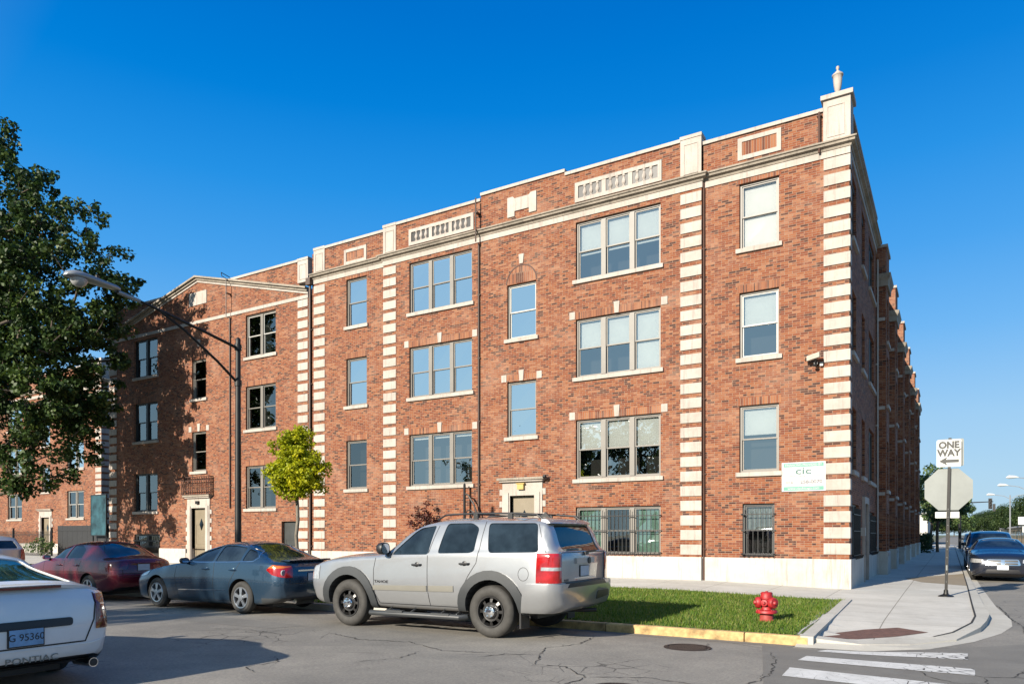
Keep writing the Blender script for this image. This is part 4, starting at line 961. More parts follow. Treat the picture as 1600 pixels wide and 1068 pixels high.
class Car:
    def __init__(s, name, label, cat, loc, rz, K, L, W, paint, wheels, tyre_r, arch_r, glass='car_glass', group='cars parked along the kerb', bulge=.02):
        s.root = empty(name, label, cat, loc, rz, group); s.K, s.L, s.W, s.paint, s.glass = K, L, W, paint, glass
        s.base = loft(K, L, bulge); s.wheels, s.tr, s.ar = wheels, tyre_r, arch_r
        s.cuts = []; s.win = []; s.bv = BVHTree.FromPolygons([v.co.copy() for v in s.base.vertices], [tuple(p.vertices) for p in s.base.polygons])
    def side(s, pts): return [('y', pts, -1.3, -.35), ('y', pts, .35, 1.3)]
    def patch(s, name, items, off, mat, parent=None, split=True):
        src = offset(s.base, off)
        for it in (items if split else [items]):
            me = boolean(src, prism_mesh([it] if split else it), 'INTERSECT')
            if len(me.polygons) == 0: continue
            me.materials.clear(); renormal(me, src); link(name, me, mat, parent or s.body)
    def build_body(s, windows, screens=(), extra=()):
        """windows: side outlines (both sides); screens: (plane, outline, lo, hi)"""
        its = []
        for w in windows: its += s.side(w)
        its += list(screens)
        cyl = MB()
        for x in s.wheels:
            for sg in (-1, 1):
                a, b = sorted((sg*(s.W/2-.34), sg*(s.W/2+.3)))
                cyl.prism([(x+s.ar*math.cos(t), s.tr+.01+s.ar*math.sin(t)) for t in np.linspace(0, 2*PI, 41)[:-1]], a, b, lambda p, q, t: (p, t, q))
        cm = bpy.data.meshes.new('c'); cm.from_pydata(cyl.v, [], cyl.f); bm = bmesh.new(); bm.from_mesh(cm); bmesh.ops.recalc_face_normals(bm, faces=bm.faces); bm.to_mesh(cm); bm.free()
        me = boolean(s.base, cm, 'DIFFERENCE')
        for it in its: me = boolean(me, prism_mesh([it]), 'DIFFERENCE')
        if extra: me = boolean(me, prism_mesh(list(extra)), 'DIFFERENCE')
        me.materials.clear(); renormal(me, s.base)
        s.body = link('body', me, [s.paint, 'black_plastic'], s.root)
        for p in me.polygons:
            c = p.center
            for x in s.wheels:
                if math.hypot(c.x-x, c.z-s.tr-.01) < s.ar+.004 and abs(c.y) > s.W/2-.345 and (abs(c.y) < s.W/2-.33 or abs(p.normal.y) < .25) and abs(c.y) < s.W/2+.1:
                    if abs(p.normal.y) < .25 or abs(abs(c.y)-(s.W/2-.34)) < .01: p.material_index = 1
            if c.z < .45 and p.normal.z < -.8: p.material_index = 1
        core = offset(s.base, -.012)
        for i, it in enumerate(its):
            m2 = boolean(core, prism_mesh([it]), 'INTERSECT'); m2.materials.clear()
            if len(m2.polygons): renormal(m2, core); link('windscreen' if it[0] != 'y' else 'window', m2, s.glass, s.body)
    def surf(s, plane, a, b, sg=-1):
        if plane == 'y': r = s.bv.ray_cast(Vector((a, sg*2, b)), Vector((0, -sg, 0)))
        elif plane == 'x': r = s.bv.ray_cast(Vector((sg*9, a, b)), Vector((-sg, 0, 0)))
        else: r = s.bv.ray_cast(Vector((a, b, 4)), Vector((0, 0, -1)))
        return r[0], r[1]
    def seam(s, name, lines, w=.010, mat='black_plastic', plane='y', lift=.0015, both=True, parent=None, step=.05):
        for sg in ((-1, 1) if (plane == 'y' and both) else (1 if plane == 'x' else -1,)):
            for L_ in lines:
                mb = MB(); pts = []
                for a, b in zip(L_, L_[1:]):
                    n = max(1, int(math.dist(a, b)/step)); pts += [(a[0]+(b[0]-a[0])*i/n, a[1]+(b[1]-a[1])*i/n) for i in range(n)]
                pts.append(L_[-1]); P3 = []
                for p in pts:
                    l, n = s.surf(plane, p[0], p[1], sg)
                    if l is not None and (not P3 or (l-P3[-1][0]).length < .3): P3.append((l, n))
                if len(P3) < 2: continue
                vs = []
                for i, (l, n) in enumerate(P3):
                    d = (P3[min(i+1, len(P3)-1)][0]-P3[max(i-1, 0)][0]).normalized(); t = d.cross(n).normalized()*w/2
                    vs += [l+n*lift+t, l+n*lift-t, l-n*.01-t, l-n*.01+t]
                fs = [(i*4+k, i*4+(k+1) % 4, (i+1)*4+(k+1) % 4, (i+1)*4+k) for i in range(len(P3)-1) for k in range(4)]
                fs += [(0, 1, 2, 3), tuple((len(P3)-1)*4+k for k in range(4))]
                mb.add(vs, fs).build(name, mat, parent or s.body)
    def wheel(s, x, sg, style, rim_r, width=.23, inset=.03, flat_=True):
        yo = sg*(s.W/2-inset); w = width; r = s.tr
        t = MB(); t.lathe([(rim_r, -.015), (rim_r+.012, 0), (r*.86, .004), (r-.03, -.012), (r-.004, -.035), (r, -.05), (r, -w+.05), (r-.02, -w+.02), (rim_r, -w), (rim_r-.02, -w*.6), (rim_r-.02, -.04)], (x, yo, r), 48, 'y', sgn=sg, caps=False)
        ty = t.build('wheel', 'rubber', s.root, ang=50)
        m = MB(); m.lathe([(rim_r+.004, -.012), (rim_r-.004, .002), (rim_r-.022, .0), (rim_r-.03, -.03), (rim_r-.035, -.14)], (x, yo, r), 48, 'y', sgn=sg, caps=False)
        def disc_pt(rad, a, h): return (x+rad*math.cos(a), yo+sg*h, r+rad*math.sin(a))
        if style == 'steel':
            n = 8
            rings = [(.085, -.03), (.115, -.035), (rim_r*.60, -.028), (rim_r*.62, -.03), (rim_r*.88, -.05), (rim_r-.028, -.075)]
            K_ = 48; g = len(rings); vs = [disc_pt(rr, 2*PI*k/K_, h) for rr, h in rings for k in range(K_)]
            fs = []
            for i in range(g-1):
                for k in range(K_):
                    if i in (2, 3) and k % 6 in (1, 2, 3, 4): continue
                    fs.append((i*K_+k, i*K_+(k+1) % K_, (i+1)*K_+(k+1) % K_, (i+1)*K_+k))
            m.add(vs, fs); m.build('rim', 'steel_black', ty, ang=30)
            MB().lathe([(.10, -.03), (.098, .0), (.085, .02), (.05, .03), (0, .032)], (x, yo, r), 24, 'y', sgn=sg).build('hub_cap', 'chrome', ty, ang=30)
            nb = MB()
            for k in range(6):
                a = 2*PI*k/6; c = disc_pt(.075, a, .018); nb.lathe([(.014, 0), (.012, .02), (0, .022)], c, 8, 'y', sgn=sg)
            nb.build('lug_nuts', 'chrome', ty)
        else:
            n = {'five': 5, 'twin': 5, 'seven': 7}[style]
            for k in range(n):
                for off in ((0,) if style != 'twin' else (-.13, .13)):
                    a = 2*PI*k/n+.3+off; ca = .34 if style == 'five' else .14
                    P1 = [disc_pt(.045, a-ca*1.6, .0), disc_pt(.045, a+ca*1.6, .0), disc_pt(rim_r-.02, a+ca*.62, -.004), disc_pt(rim_r-.02, a-ca*.62, -.004)]
                    P2 = [(p[0], p[1]-sg*.035, p[2]) for p in P1]
                    m.add(P1+P2, [(0, 1, 2, 3), (4, 5, 6, 7), (0, 1, 5, 4), (1, 2, 6, 5), (2, 3, 7, 6), (3, 0, 4, 7)])
            m.lathe([(.07, -.03), (.065, .006), (0, .01)], (x, yo, r), 20, 'y', sgn=sg)
            m.build('rim', 'alloy', ty, ang=30)
        MB().lathe([(rim_r-.03, -.11), (0, -.11)], (x, yo, r), 32, 'y', sgn=sg).lathe([(.14, -.10), (.14, -.085), (0, -.085)], (x, yo, r), 24, 'y', sgn=sg).build('brake_disc', 'black_plastic', ty)
    def mirror(s, x, y, z, mat, sx=.16, sy=.2, sz=.17):
        for sg in (-1, 1):
            m = MB(); rings = []
            for k, (t, q) in enumerate(((0, .3), (.12, .72), (.4, .95), (.75, 1), (1, .93))):
                rings.append([(x-sx*.5+sx*t, sg*(y+sy*.5+sy*.5*q*math.cos(a)*abs(math.cos(a))**-.4 if abs(math.cos(a)) > .01 else y+sy*.5)*1.0, z+sz*.5*q*math.sin(a)) for a in np.linspace(0, 2*PI, 17)[:-1]])
            v = [p for r_ in rings for p in r_]; n = 16
            rings_ = [(i*n+k, i*n+(k+1) % n, (i+1)*n+(k+1) % n, (i+1)*n+k) for i in range(4) for k in range(n)]+[tuple(range(n))]
            m.add(v, rings_); m.add([ (p[0]-.004, p[1], p[2]) for p in rings[-1]], [tuple(range(n))])
            o = m.build('mirror', mat, s.body, ang=50)
            MB().box(x-.03, x+.05, *sorted((sg*(y-.1), sg*(y+.06))), z-sz*.45, z-sz*.2).build('mirror_arm', 'black_plastic', o)
            me_ = MB(); me_.add([(p[0]+.002, sg*(y+sy*.5)+(p[1]-sg*(y+sy*.5))*.85, z+(p[2]-z)*.85) for p in rings[-1]], [tuple(range(n))]); me_.build('mirror_glass', 'chrome', o)
    def plate(s, x, y, z, txt, mat, tilt=0, w=.30, h=.15, tmat='sign_black', front=False):
        sg = -1 if front else 1
        t = MB().box(x, x+sg*.012, y-w/2, y+w/2, z-h/2, z+h/2).build('number_plate', mat, s.body)
        MB().box(x-sg*.01, x+sg*.008, y-w/2-.012, y+w/2+.012, z-h/2-.012, z+h/2+.012).build('plate_frame', 'black_plastic', t)
        M_ = Matrix.Translation((x+sg*.0135, y, z)) @ Matrix.Rotation(R(90 if not front else -90), 4, 'Z') @ Matrix.Rotation(R(90), 4, 'X')
        if txt: text('plate_lettering', txt, h*.62, tmat, t, M_, ext=.001, sx=.95)
    def lettering(s, txt, x, y, z, size, mat, side='rear', **k):
        if side == 'rear': M_ = Matrix.Translation((x, y, z)) @ Matrix.Rotation(R(90), 4, 'Z') @ Matrix.Rotation(R(90), 4, 'X')
        else: M_ = Matrix.Translation((x, y, z)) @ Matrix.Rotation(R(90), 4, 'X')
        text('badge_lettering', txt, size, mat, s.body, M_, **k)
    def handle(s, x, z, mat='black_plastic', w=.20):
        for sg in (-1, 1):
            l, n = s.surf('y', x, z, sg)
            if l is None: continue
            y = abs(l.y)
            m = MB(); m.tube([(x-w/2, sg*(y-.01), z), (x-w*.38, sg*(y+.03), z), (x+w*.38, sg*(y+.03), z), (x+w/2, sg*(y-.01), z)], .016, 8)
            m.lathe([(.045, 0), (.04, .004), (0, .006)], (x, sg*(y-.001), z), 16, 'y', sgn=sg)
            m.build('door_handle', mat, s.body, ang=40)

# ---- silver utility vehicle in the foreground
def suv():
    L = 5.10
    K = dict(
        zb=[(0, .50), (.15, .40), (.6, .36), (4.2, .38), (4.8, .42), (5.10, .55)],
        zm=[(0, .74), (5.1, .80)],
        zs=[(0, .92), (.1, 1.00), (.4, 1.10), (1.0, 1.18), (1.9, 1.235), (3.0, 1.285), (5.1, 1.315)],
        zc=[(0, .96), (.1, 1.05), (.4, 1.15), (1.0, 1.225), (1.7, 1.27), (1.95, 1.40), (2.25, 1.61), (2.6, 1.755), (3.0, 1.80), (4.5, 1.80), (4.80, 1.77), (4.90, 1.66), (5.02, 1.40), (5.10, 1.325)],
        zr=[(0, 1.00), (.1, 1.10), (.4, 1.20), (1.0, 1.275), (1.7, 1.315), (1.95, 1.44), (2.25, 1.66), (2.6, 1.82), (3.0, 1.87), (3.8, 1.885), (4.5, 1.865), (4.80, 1.83), (4.90, 1.70), (5.02, 1.42), (5.10, 1.335)],
        wl=[(0, .72), (.12, .84), (.4, .90), (4.6, .91), (4.95, .88), (5.1, .80)],
        wm=[(0, .78), (.06, .88), (.25, .955), (.6, .985), (4.6, .985), (4.95, .96), (5.05, .92), (5.1, .86)],
        ws=[(0, .74), (.06, .84), (.25, .91), (.6, .945), (4.6, .95), (4.95, .93), (5.05, .90), (5.1, .84)],
        wc=[(0, .60), (.25, .74), (1.6, .80), (1.9, .80), (2.4, .755), (2.9, .74), (4.6, .745), (4.9, .76), (5.1, .80)])
    X = lambda v: v+10.05
    c = Car('parked_suv', 'silver utility vehicle with black wheel-arch flares and roof rack parked nearest on the kerb', 'suv', (-10.05, 10.43, 0), 0, K, L, 1.96, 'paint_silver', (1.02, 3.97), .405, .485)
    fd = [(1.98, 1.255), (2.03, 1.33), (2.36, 1.63), (2.50, 1.705), (2.80, 1.742), (2.74, 1.27)]
    rd = [(2.93, 1.29), (3.02, 1.775), (3.50, 1.78), (3.66, 1.70), (3.64, 1.335), (3.56, 1.305)]
    dw = [(3.82, 1.775), (4.70, 1.77), (4.80, 1.33), (3.91, 1.31)]
    c.build_body([rpoly(fd, .04), rpoly(rd, .06), rpoly(dw, .07)],
        [('x', rpoly([(-.66, 1.34), (-.60, 1.74), (.60, 1.74), (.66, 1.34)], .06), 4.55, 5.4), ('x', rpoly([(-.70, 1.36), (-.58, 1.80), (.58, 1.80), (.70, 1.36)], .08), 1.2, 2.62)])
    b = c.body
    # door seams, fuel cap, side moulding, sill
    c.seam('door_seam', [[(1.64, 1.25), (1.60, 1.0), (1.62, .60), (1.70, .43)], [(2.86, 1.74), (2.74, 1.25), (2.76, .8), (2.78, .43)], [(3.76, 1.80), (3.74, 1.4), (3.70, 1.15), (3.56, .95), (3.45, .75), (3.42, .43)], [(1.70, .43), (3.42, .44)]], .012)
    c.seam('shut_line', [[(4.70, 1.80), (4.92, 1.32), (4.93, .87)]], .010)
    c.seam('fuel_cap_seam', [[(4.56+.09*math.cos(a), 1.0+.10*math.sin(a)) for a in np.linspace(0, 2*PI, 20)]], .008, both=False, step=.02)
    c.patch('side_moulding', [('y', [(1.60, .655), (2.745, .67), (2.745, .765), (1.60, .735)], -1.3, -.7), ('y', [(2.785, .672), (3.28, .685), (3.28, .78), (2.785, .767)], -1.3, -.7)], .014, 'trim_beige')
    ring = lambda x, r0, r1, a0, a1, dz=0: [(x+r1*math.cos(t), .415+dz+r1*math.sin(t)*1.0) for t in np.linspace(a0, a1, 17)]+[(x+r0*math.cos(t), .415+r0*math.sin(t)) for t in np.linspace(a1, a0, 17)]
    for x in (1.02, 3.97):
        pr = ring(x, .485, .63, -.05*PI, 1.02*PI)
        c.patch('arch_flare', [('y', pr, -1.4, -.6), ('y', pr, .6, 1.4)], .030, 'dark_plastic')
    bp = [(4.52, .42), (4.62, .86), (5.4, .86), (5.4, .42)]
    c.patch('rear_bumper', [('y', bp, -1.4, 1.4)], .075, 'paint_silver')
    c.patch('bumper_step', [('x', [(-.70, .80), (-.62, .868), (.62, .868), (.70, .80)], 4.9, 5.4)], .082, 'black_plastic')
    c.patch('bumper_valance', [('x', rpoly([(.30, .56), (.38, .70), (.80, .70), (.80, .60)], .03), 4.9, 5.4)], .079, 'black_plastic')
    c.patch('tail_lamp', [('x', rpoly([(-1.1, .875), (-1.1, 1.315), (-.785, 1.315), (-.785, .875)], .02), 4.78, 5.4), ('x', rpoly([(1.1, .875), (1.1, 1.315), (.785, 1.315), (.785, .875)], .02), 4.78, 5.4)], .012, 'lamp_red')
    c.patch('reverse_lamp', [('x', [(-1.1, 1.06), (-1.1, 1.11), (-.80, 1.11), (-.80, 1.06)], 4.86, 5.4)], .0145, 'lamp_clear')
    c.patch('headlamp', [('x', rpoly([(-1.1, .80), (-1.1, 1.04), (-.56, 1.04), (-.56, .80)], .03), -.3, .3), ('x', rpoly([(1.1, .80), (1.1, 1.04), (.56, 1.04), (.56, .80)], .03), -.3, .3)], .01, 'lamp_clear')
    c.patch('grille', [('x', rpoly([(-.5, .66), (-.5, 1.0), (.5, 1.0), (.5, .66)], .03), -.3, .3)], .008, 'black_plastic')
    c.patch('spoiler', [('x', [(-.72, 1.765), (-.70, 1.83), (.70, 1.83), (.72, 1.765)], 4.72, 5.4)], .045, 'paint_silver')
    # tailgate: seams, chrome strip, handle, plate, wiper
    c.seam('tailgate_seam', [[(-.77, 1.32), (-.775, .88), (.775, .88), (.77, 1.32)], [(-.77, 1.325), (.77, 1.325)]], .012, plane='x')
    MB().box(5.10, 5.135, -.32, .32, 1.15, 1.235).build('tailgate_handle', 'paint_silver', b)
    MB().box(5.10, 5.118, -.36, .36, .915, .935).build('chrome_strip', 'chrome', b)
    MB().lathe([(.055, 0), (.05, .012), (0, .014)], (5.135, .12, 1.19), 14, 'x').build('emblem', 'black_plastic', b)
    c.plate(5.105, .0, 1.03, '', 'plate_pale', w=.30, h=.155)
    c.lettering('FLEX', 5.105, -.62, .905, .045, 'black_plastic', sx=1.6)
    MB().tube([(5.09, .05, 1.31), (5.11, .08, 1.33), (5.10, .45, 1.345)], .012, 6).box(5.07, 5.13, .0, .12, 1.28, 1.33).build('rear_wiper', 'black_plastic', b)
    l, n = c.surf('y', 1.85, .80)
    c.lettering('TAHOE', 1.78, l.y-.002, .80, .062, 'black_plastic', 'side', sx=1.5, bold=.002)
    for sx_, k in ((2.53, 0), (3.48, 1)): c.handle(sx_, 1.10+.035*k)
    c.mirror(1.86, .93, 1.36, 'black_plastic', .15, .24, .21)
    # roof rack and antenna
    for sg in (-1, 1):
        r_ = MB(); r_.tube([(2.75, sg*.66, 1.84), (2.9, sg*.66, 1.915), (3.5, sg*.66, 1.935), (4.3, sg*.66, 1.925), (4.62, sg*.66, 1.90), (4.72, sg*.66, 1.83)], .016, 8)
        for x in (3.5, 4.15): r_.box(x-.04, x+.04, sg*.66-.018, sg*.66+.018, 1.84, 1.93)
        r_.build('roof_rail', 'black_plastic', b)
    MB().prism([(4.30, 1.875), (4.42, 1.96), (4.50, 1.875)], -.02, .02, lambda p, q, t: (p, t, q)).build('roof_antenna', 'black_plastic', b)
    cb = MB()
    for x in (3.25, 4.25): cb.tube([(x, -.66, 1.93), (x, .66, 1.93)], .013, 6)
    cb.build('rack_crossbar', 'black_plastic', b)
    # running boards, exhaust, undertray, steering wheel hints stay inside
    for sg in (-1, 1):
        st = MB(); st.tube([(1.50, sg*.90, .265), (1.56, sg*1.0, .27), (3.42, sg*1.0, .285), (3.48, sg*.90, .29)], .045, 12)
        for x in (1.9, 2.4, 3.0, 3.3): st.tube([(x, sg*.70, .40), (x, sg*.98, .30)], .018, 6)
        for x in (2.1, 3.05): st.box(x-.18, x+.18, sg*1.0-.045, sg*1.0+.045, .302, .333)
        st.build('running_board', 'dark_plastic', c.root, ang=40)
    MB().box(.5, 4.6, -.6, .6, .30, .42).tube([(4.2, .3, .36), (4.9, .42, .36), (5.08, .52, .37)], .035, 10).tube([(3.97, -.8, .40), (3.97, .8, .40)], .06, 10).build('underbody', 'black_plastic', c.root)
    [MB().box(4.46, 4.49, *sorted((sg*.92, sg*.66)), .17, .46).build('mud_flap', 'black_plastic', c.root) for sg in (-1, 1)]
    for x in c.wheels:
        for sg in (-1, 1): c.wheel(x, sg, 'steel', .245, .27, .0)
    return c
suv()

# ---- saloon cars
def saloon_keys(L, H_, W, deck=1.05, belt=1.0, hood=.93, cowl=1.9, roof0=2.75, roof1=3.6, deck0=4.45, nose=.64, fast=0):
    h = W/2
    return dict(
        zb=[(0, .28), (.2, .20), (.7, .17), (L-.9, .19), (L-.3, .24), (L, .34)],
        zm=[(0, .52), (1, .62), (L-1, .66), (L, .62)],
        zs=[(0, nose-.06), (.1, nose+.01), (.4, nose+.10), (1.0, hood-.07), (cowl, belt-.03), (roof1, belt+.02), (deck0, deck-.04), (L-.12, deck-.10), (L, deck-.2)],
        zc=[(0, nose-.03), (.1, nose+.05), (.4, nose+.14), (1.0, hood-.03), (cowl-.1, hood+.045), (cowl+.25, belt+.12), (roof0-.25, H_-.16), (roof0+.2, H_-.085), (roof1, H_-.10), (roof1+.35, H_-.21), (deck0-.12, deck+.03), (deck0+.1, deck-.01), (L-.1, deck-.03), (L, deck-.16)],
        zr=[(0, nose-.01), (.1, nose+.08), (.4, nose+.18), (1.0, hood+.01), (cowl-.1, hood+.085), (cowl+.25, belt+.17), (roof0-.25, H_-.085), (roof0+.2, H_-.008), ((roof0+roof1)/2+.1, H_), (roof1, H_-.025), (roof1+.35, H_-.14), (deck0-.12, deck+.075), (deck0+.1, deck+.02), (L-.1, deck), (L, deck-.12)],
        wl=[(0, h*.66), (.1, h*.80), (.45, h*.93), (L-.6, h*.93), (L-.12, h*.84), (L, h*.72)],
        wm=[(0, h*.70), (.06, h*.80), (.3, h*.93), (.8, h*.99), (L/2, h), (L-.8, h*.985), (L-.25, h*.93), (L-.06, h*.85), (L, h*.78)],
        ws=[(0, h*.62), (.06, h*.72), (.3, h*.86), (.8, h*.93), (L/2, h*.955), (L-.8, h*.93), (L-.25, h*.87), (L-.06, h*.79), (L, h*.72)],
        wc=[(0, h*.50), (.3, h*.70), (1.0, h*.78), (cowl, h*.80), (roof0, h*.66), ((roof0+roof1)/2, h*.655), (roof1+.1, h*.66), (deck0-.1, h*.74), (L-.3, h*.74), (L, h*.60)])
def saloon(name, label, loc, rz, paint, L, H_, W, wheels, style, wins, rear_glass, front_glass, group, tr=.325, ar=.375, rim=.215, glass='car_glass', seams=(), **kk):
    K = saloon_keys(L, H_, W, **kk)
    c = Car(name, label, 'car', loc, rz, K, L, W, paint, wheels, tr, ar, glass, group, .018)
    c.build_body([rpoly(w, .045) for w in wins], [('z', rpoly(rear_glass, .06), .5, 2.5), ('z', rpoly(front_glass, .06), .5, 2.5)])
    for x in wheels:
        for sg in (-1, 1): c.wheel(x, sg, style, rim, .21, .02)
    MB().box(.4, L-.5, -.55, .55, .14, .24).build('underbody', 'black_plastic', c.root)
    return c
def blue_car():
    L, H_, W = 4.84, 1.455, 1.80
    wins = [[(2.02, 1.03), (2.45, 1.235), (2.86, 1.345), (2.88, 1.345), (2.86, 1.035)], [(2.94, 1.035), (2.95, 1.352), (3.25, 1.365), (3.66, 1.325), (3.68, 1.05)], [(3.74, 1.055), (3.73, 1.305), (3.95, 1.235), (4.08, 1.14), (4.02, 1.07)]]
    c = saloon('parked_sedan', 'steel-blue sedan parked between the silver utility vehicle and the dark red sedan', (-16.0, 10.63, 0), 0, 'paint_blue', L, H_, W, (.97, 3.76), 'five', wins,
        [(3.62, -.50), (3.62, .50), (4.40, .62), (4.40, -.62)], [(2.02, -.66), (2.02, .66), (2.66, .53), (2.66, -.53)], 'cars parked along the kerb', deck=1.06, belt=1.01, hood=.93, cowl=1.85, roof0=2.8, roof1=3.55, deck0=4.5)
    c.seam('door_seam', [[(1.68, .98), (1.64, .7), (1.72, .24)], [(2.91, 1.34), (2.93, .8), (2.90, .24)], [(3.70, 1.03), (3.58, .85), (3.42, .6), (3.38, .24)], [(1.72, .24), (3.38, .24)]])
    c.seam('side_strip', [[(1.75, .42), (3.3, .46)]], .022, 'chrome', lift=.004)
    c.seam('window_trim', [[(1.98, 1.012), (2.5, 1.015), (3.4, 1.035), (4.05, 1.055), (4.12, 1.13), (3.98, 1.255), (3.70, 1.345), (3.25, 1.385), (2.85, 1.365), (2.4, 1.235), (1.98, 1.012)]], .014, 'chrome', lift=.004)
    c.patch('tail_lamp', [('y', rpoly([(4.46, .90), (4.60, 1.0), (4.86, .97), (4.95, .72), (4.62, .80)], .03), -1.2, -.50), ('y', rpoly([(4.46, .90), (4.60, 1.0), (4.86, .97), (4.95, .72), (4.62, .80)], .03), .50, 1.2)], .008, 'lamp_red')
    c.patch('indicator_lamp', [('y', rpoly([(4.50, .93), (4.60, .995), (4.83, .965), (4.80, .93)], .02), -1.2, -.52)], .011, 'lamp_orange')
    for y in (-.70, .70):
        l, n = c.surf('x', y, .84, 1)
        MB().lathe([(.062, -.02), (.06, .006), (.045, .008), (.04, .0), (0, .003)], (l.x+.004, y, .84), 20, 'x').build('reverse_lamp', 'lamp_clear', c.body)
    c.seam('boot_seam', [[(-.60, 1.02), (-.56, .62), (.56, .62), (.60, 1.02)]], .012, plane='x')
    MB().box(L-.03, L+.012, -.36, .36, .86, .89).build('boot_strip', 'chrome', c.body)
    c.plate(L+.0, .05, .74, '', 'plate_pale')
    c.patch('rear_valance', [('x', [(-.9, .2), (-.9, .34), (.9, .34), (.9, .2)], L-.5, L+.3)], .006, 'dark_plastic')
    MB().tube([(L-.3, -.45, .27), (L+.01, -.45, .27)], .045, 12).tube([(L-.3, .45, .27), (L+.01, .45, .27)], .045, 12).build('exhaust', 'chrome', c.root)
    c.patch('headlamp', [('y', rpoly([(.10, .62), (.22, .76), (.75, .86), (.62, .70)], .03), -1.2, -.40), ('y', rpoly([(.10, .62), (.22, .76), (.75, .86), (.62, .70)], .03), .40, 1.2)], .006, 'lamp_clear')
    for x in (2.68, 3.52): c.handle(x, .88, c.paint)
    c.mirror(2.02, .84, 1.04, 'black_plastic', .13, .20, .13)
    MB().prism([(4.56, 1.078), (4.80, 1.10), (4.83, 1.085), (4.80, 1.06)], -.55, .55, lambda p, q, t: (p, t, q)).build('boot_lip', c.paint, c.body)
blue_car()
def maroon_car():
    L, H_, W = 4.45, 1.43, 1.74
    wins = [[(1.62, 1.0), (2.05, 1.22), (2.42, 1.315), (2.40, 1.0)], [(2.47, 1.0), (2.49, 1.325), (2.85, 1.325), (3.12, 1.22), (3.16, 1.02)]]
    c = saloon('parked_sedan', 'dark red sedan in dappled shade parked ahead of the steel-blue sedan', (-21.35, 10.65, 0), 0, 'paint_maroon', L, H_, W, (.88, 3.48), 'twin', wins,
        [(3.28, -.50), (3.28, .50), (4.02, .60), (4.02, -.60)], [(1.68, -.64), (1.68, .64), (2.30, .52), (2.30, -.52)], 'cars parked along the kerb', tr=.31, ar=.35, rim=.20, deck=1.0, belt=.97, hood=.90, cowl=1.6, roof0=2.4, roof1=3.2, deck0=4.1)
    c.seam('door_seam', [[(1.50, .93), (1.48, .6), (1.56, .24)], [(2.44, 1.31), (2.46, .8), (2.44, .24)], [(3.2, 1.0), (3.1, .8), (2.98, .5), (2.96, .24)]])
    c.patch('tail_lamp', [('x', rpoly([(-1.1, .74), (-1.1, .93), (-.40, .93), (-.44, .76)], .04), L-.5, L+.3), ('x', rpoly([(1.1, .74), (1.1, .93), (.40, .93), (.44, .76)], .04), L-.5, L+.3)], .008, 'lamp_maroon')
    c.plate(L+.004, -.02, .80, '', 'plate_pale')
    c.seam('boot_seam', [[(-.56, .96), (-.54, .58), (.54, .58), (.56, .96)]], .012, plane='x')
    c.seam('bumper_seam', [[(-.7, .66), (.7, .66)]], .014, plane='x')
    for x in (2.25, 3.0): c.handle(x, .84, c.paint)
    c.mirror(1.68, .80, 1.02, c.paint, .13, .18, .12)
    MB().tube([(3.35, -.35, 1.36), (3.42, -.35, 1.75)], .006, 5).build('aerial', 'black_plastic', c.body)
    c.patch('headlamp', [('y', rpoly([(.10, .60), (.2, .74), (.6, .82), (.5, .66)], .03), -1.2, -.40)], .006, 'lamp_clear')
maroon_car()
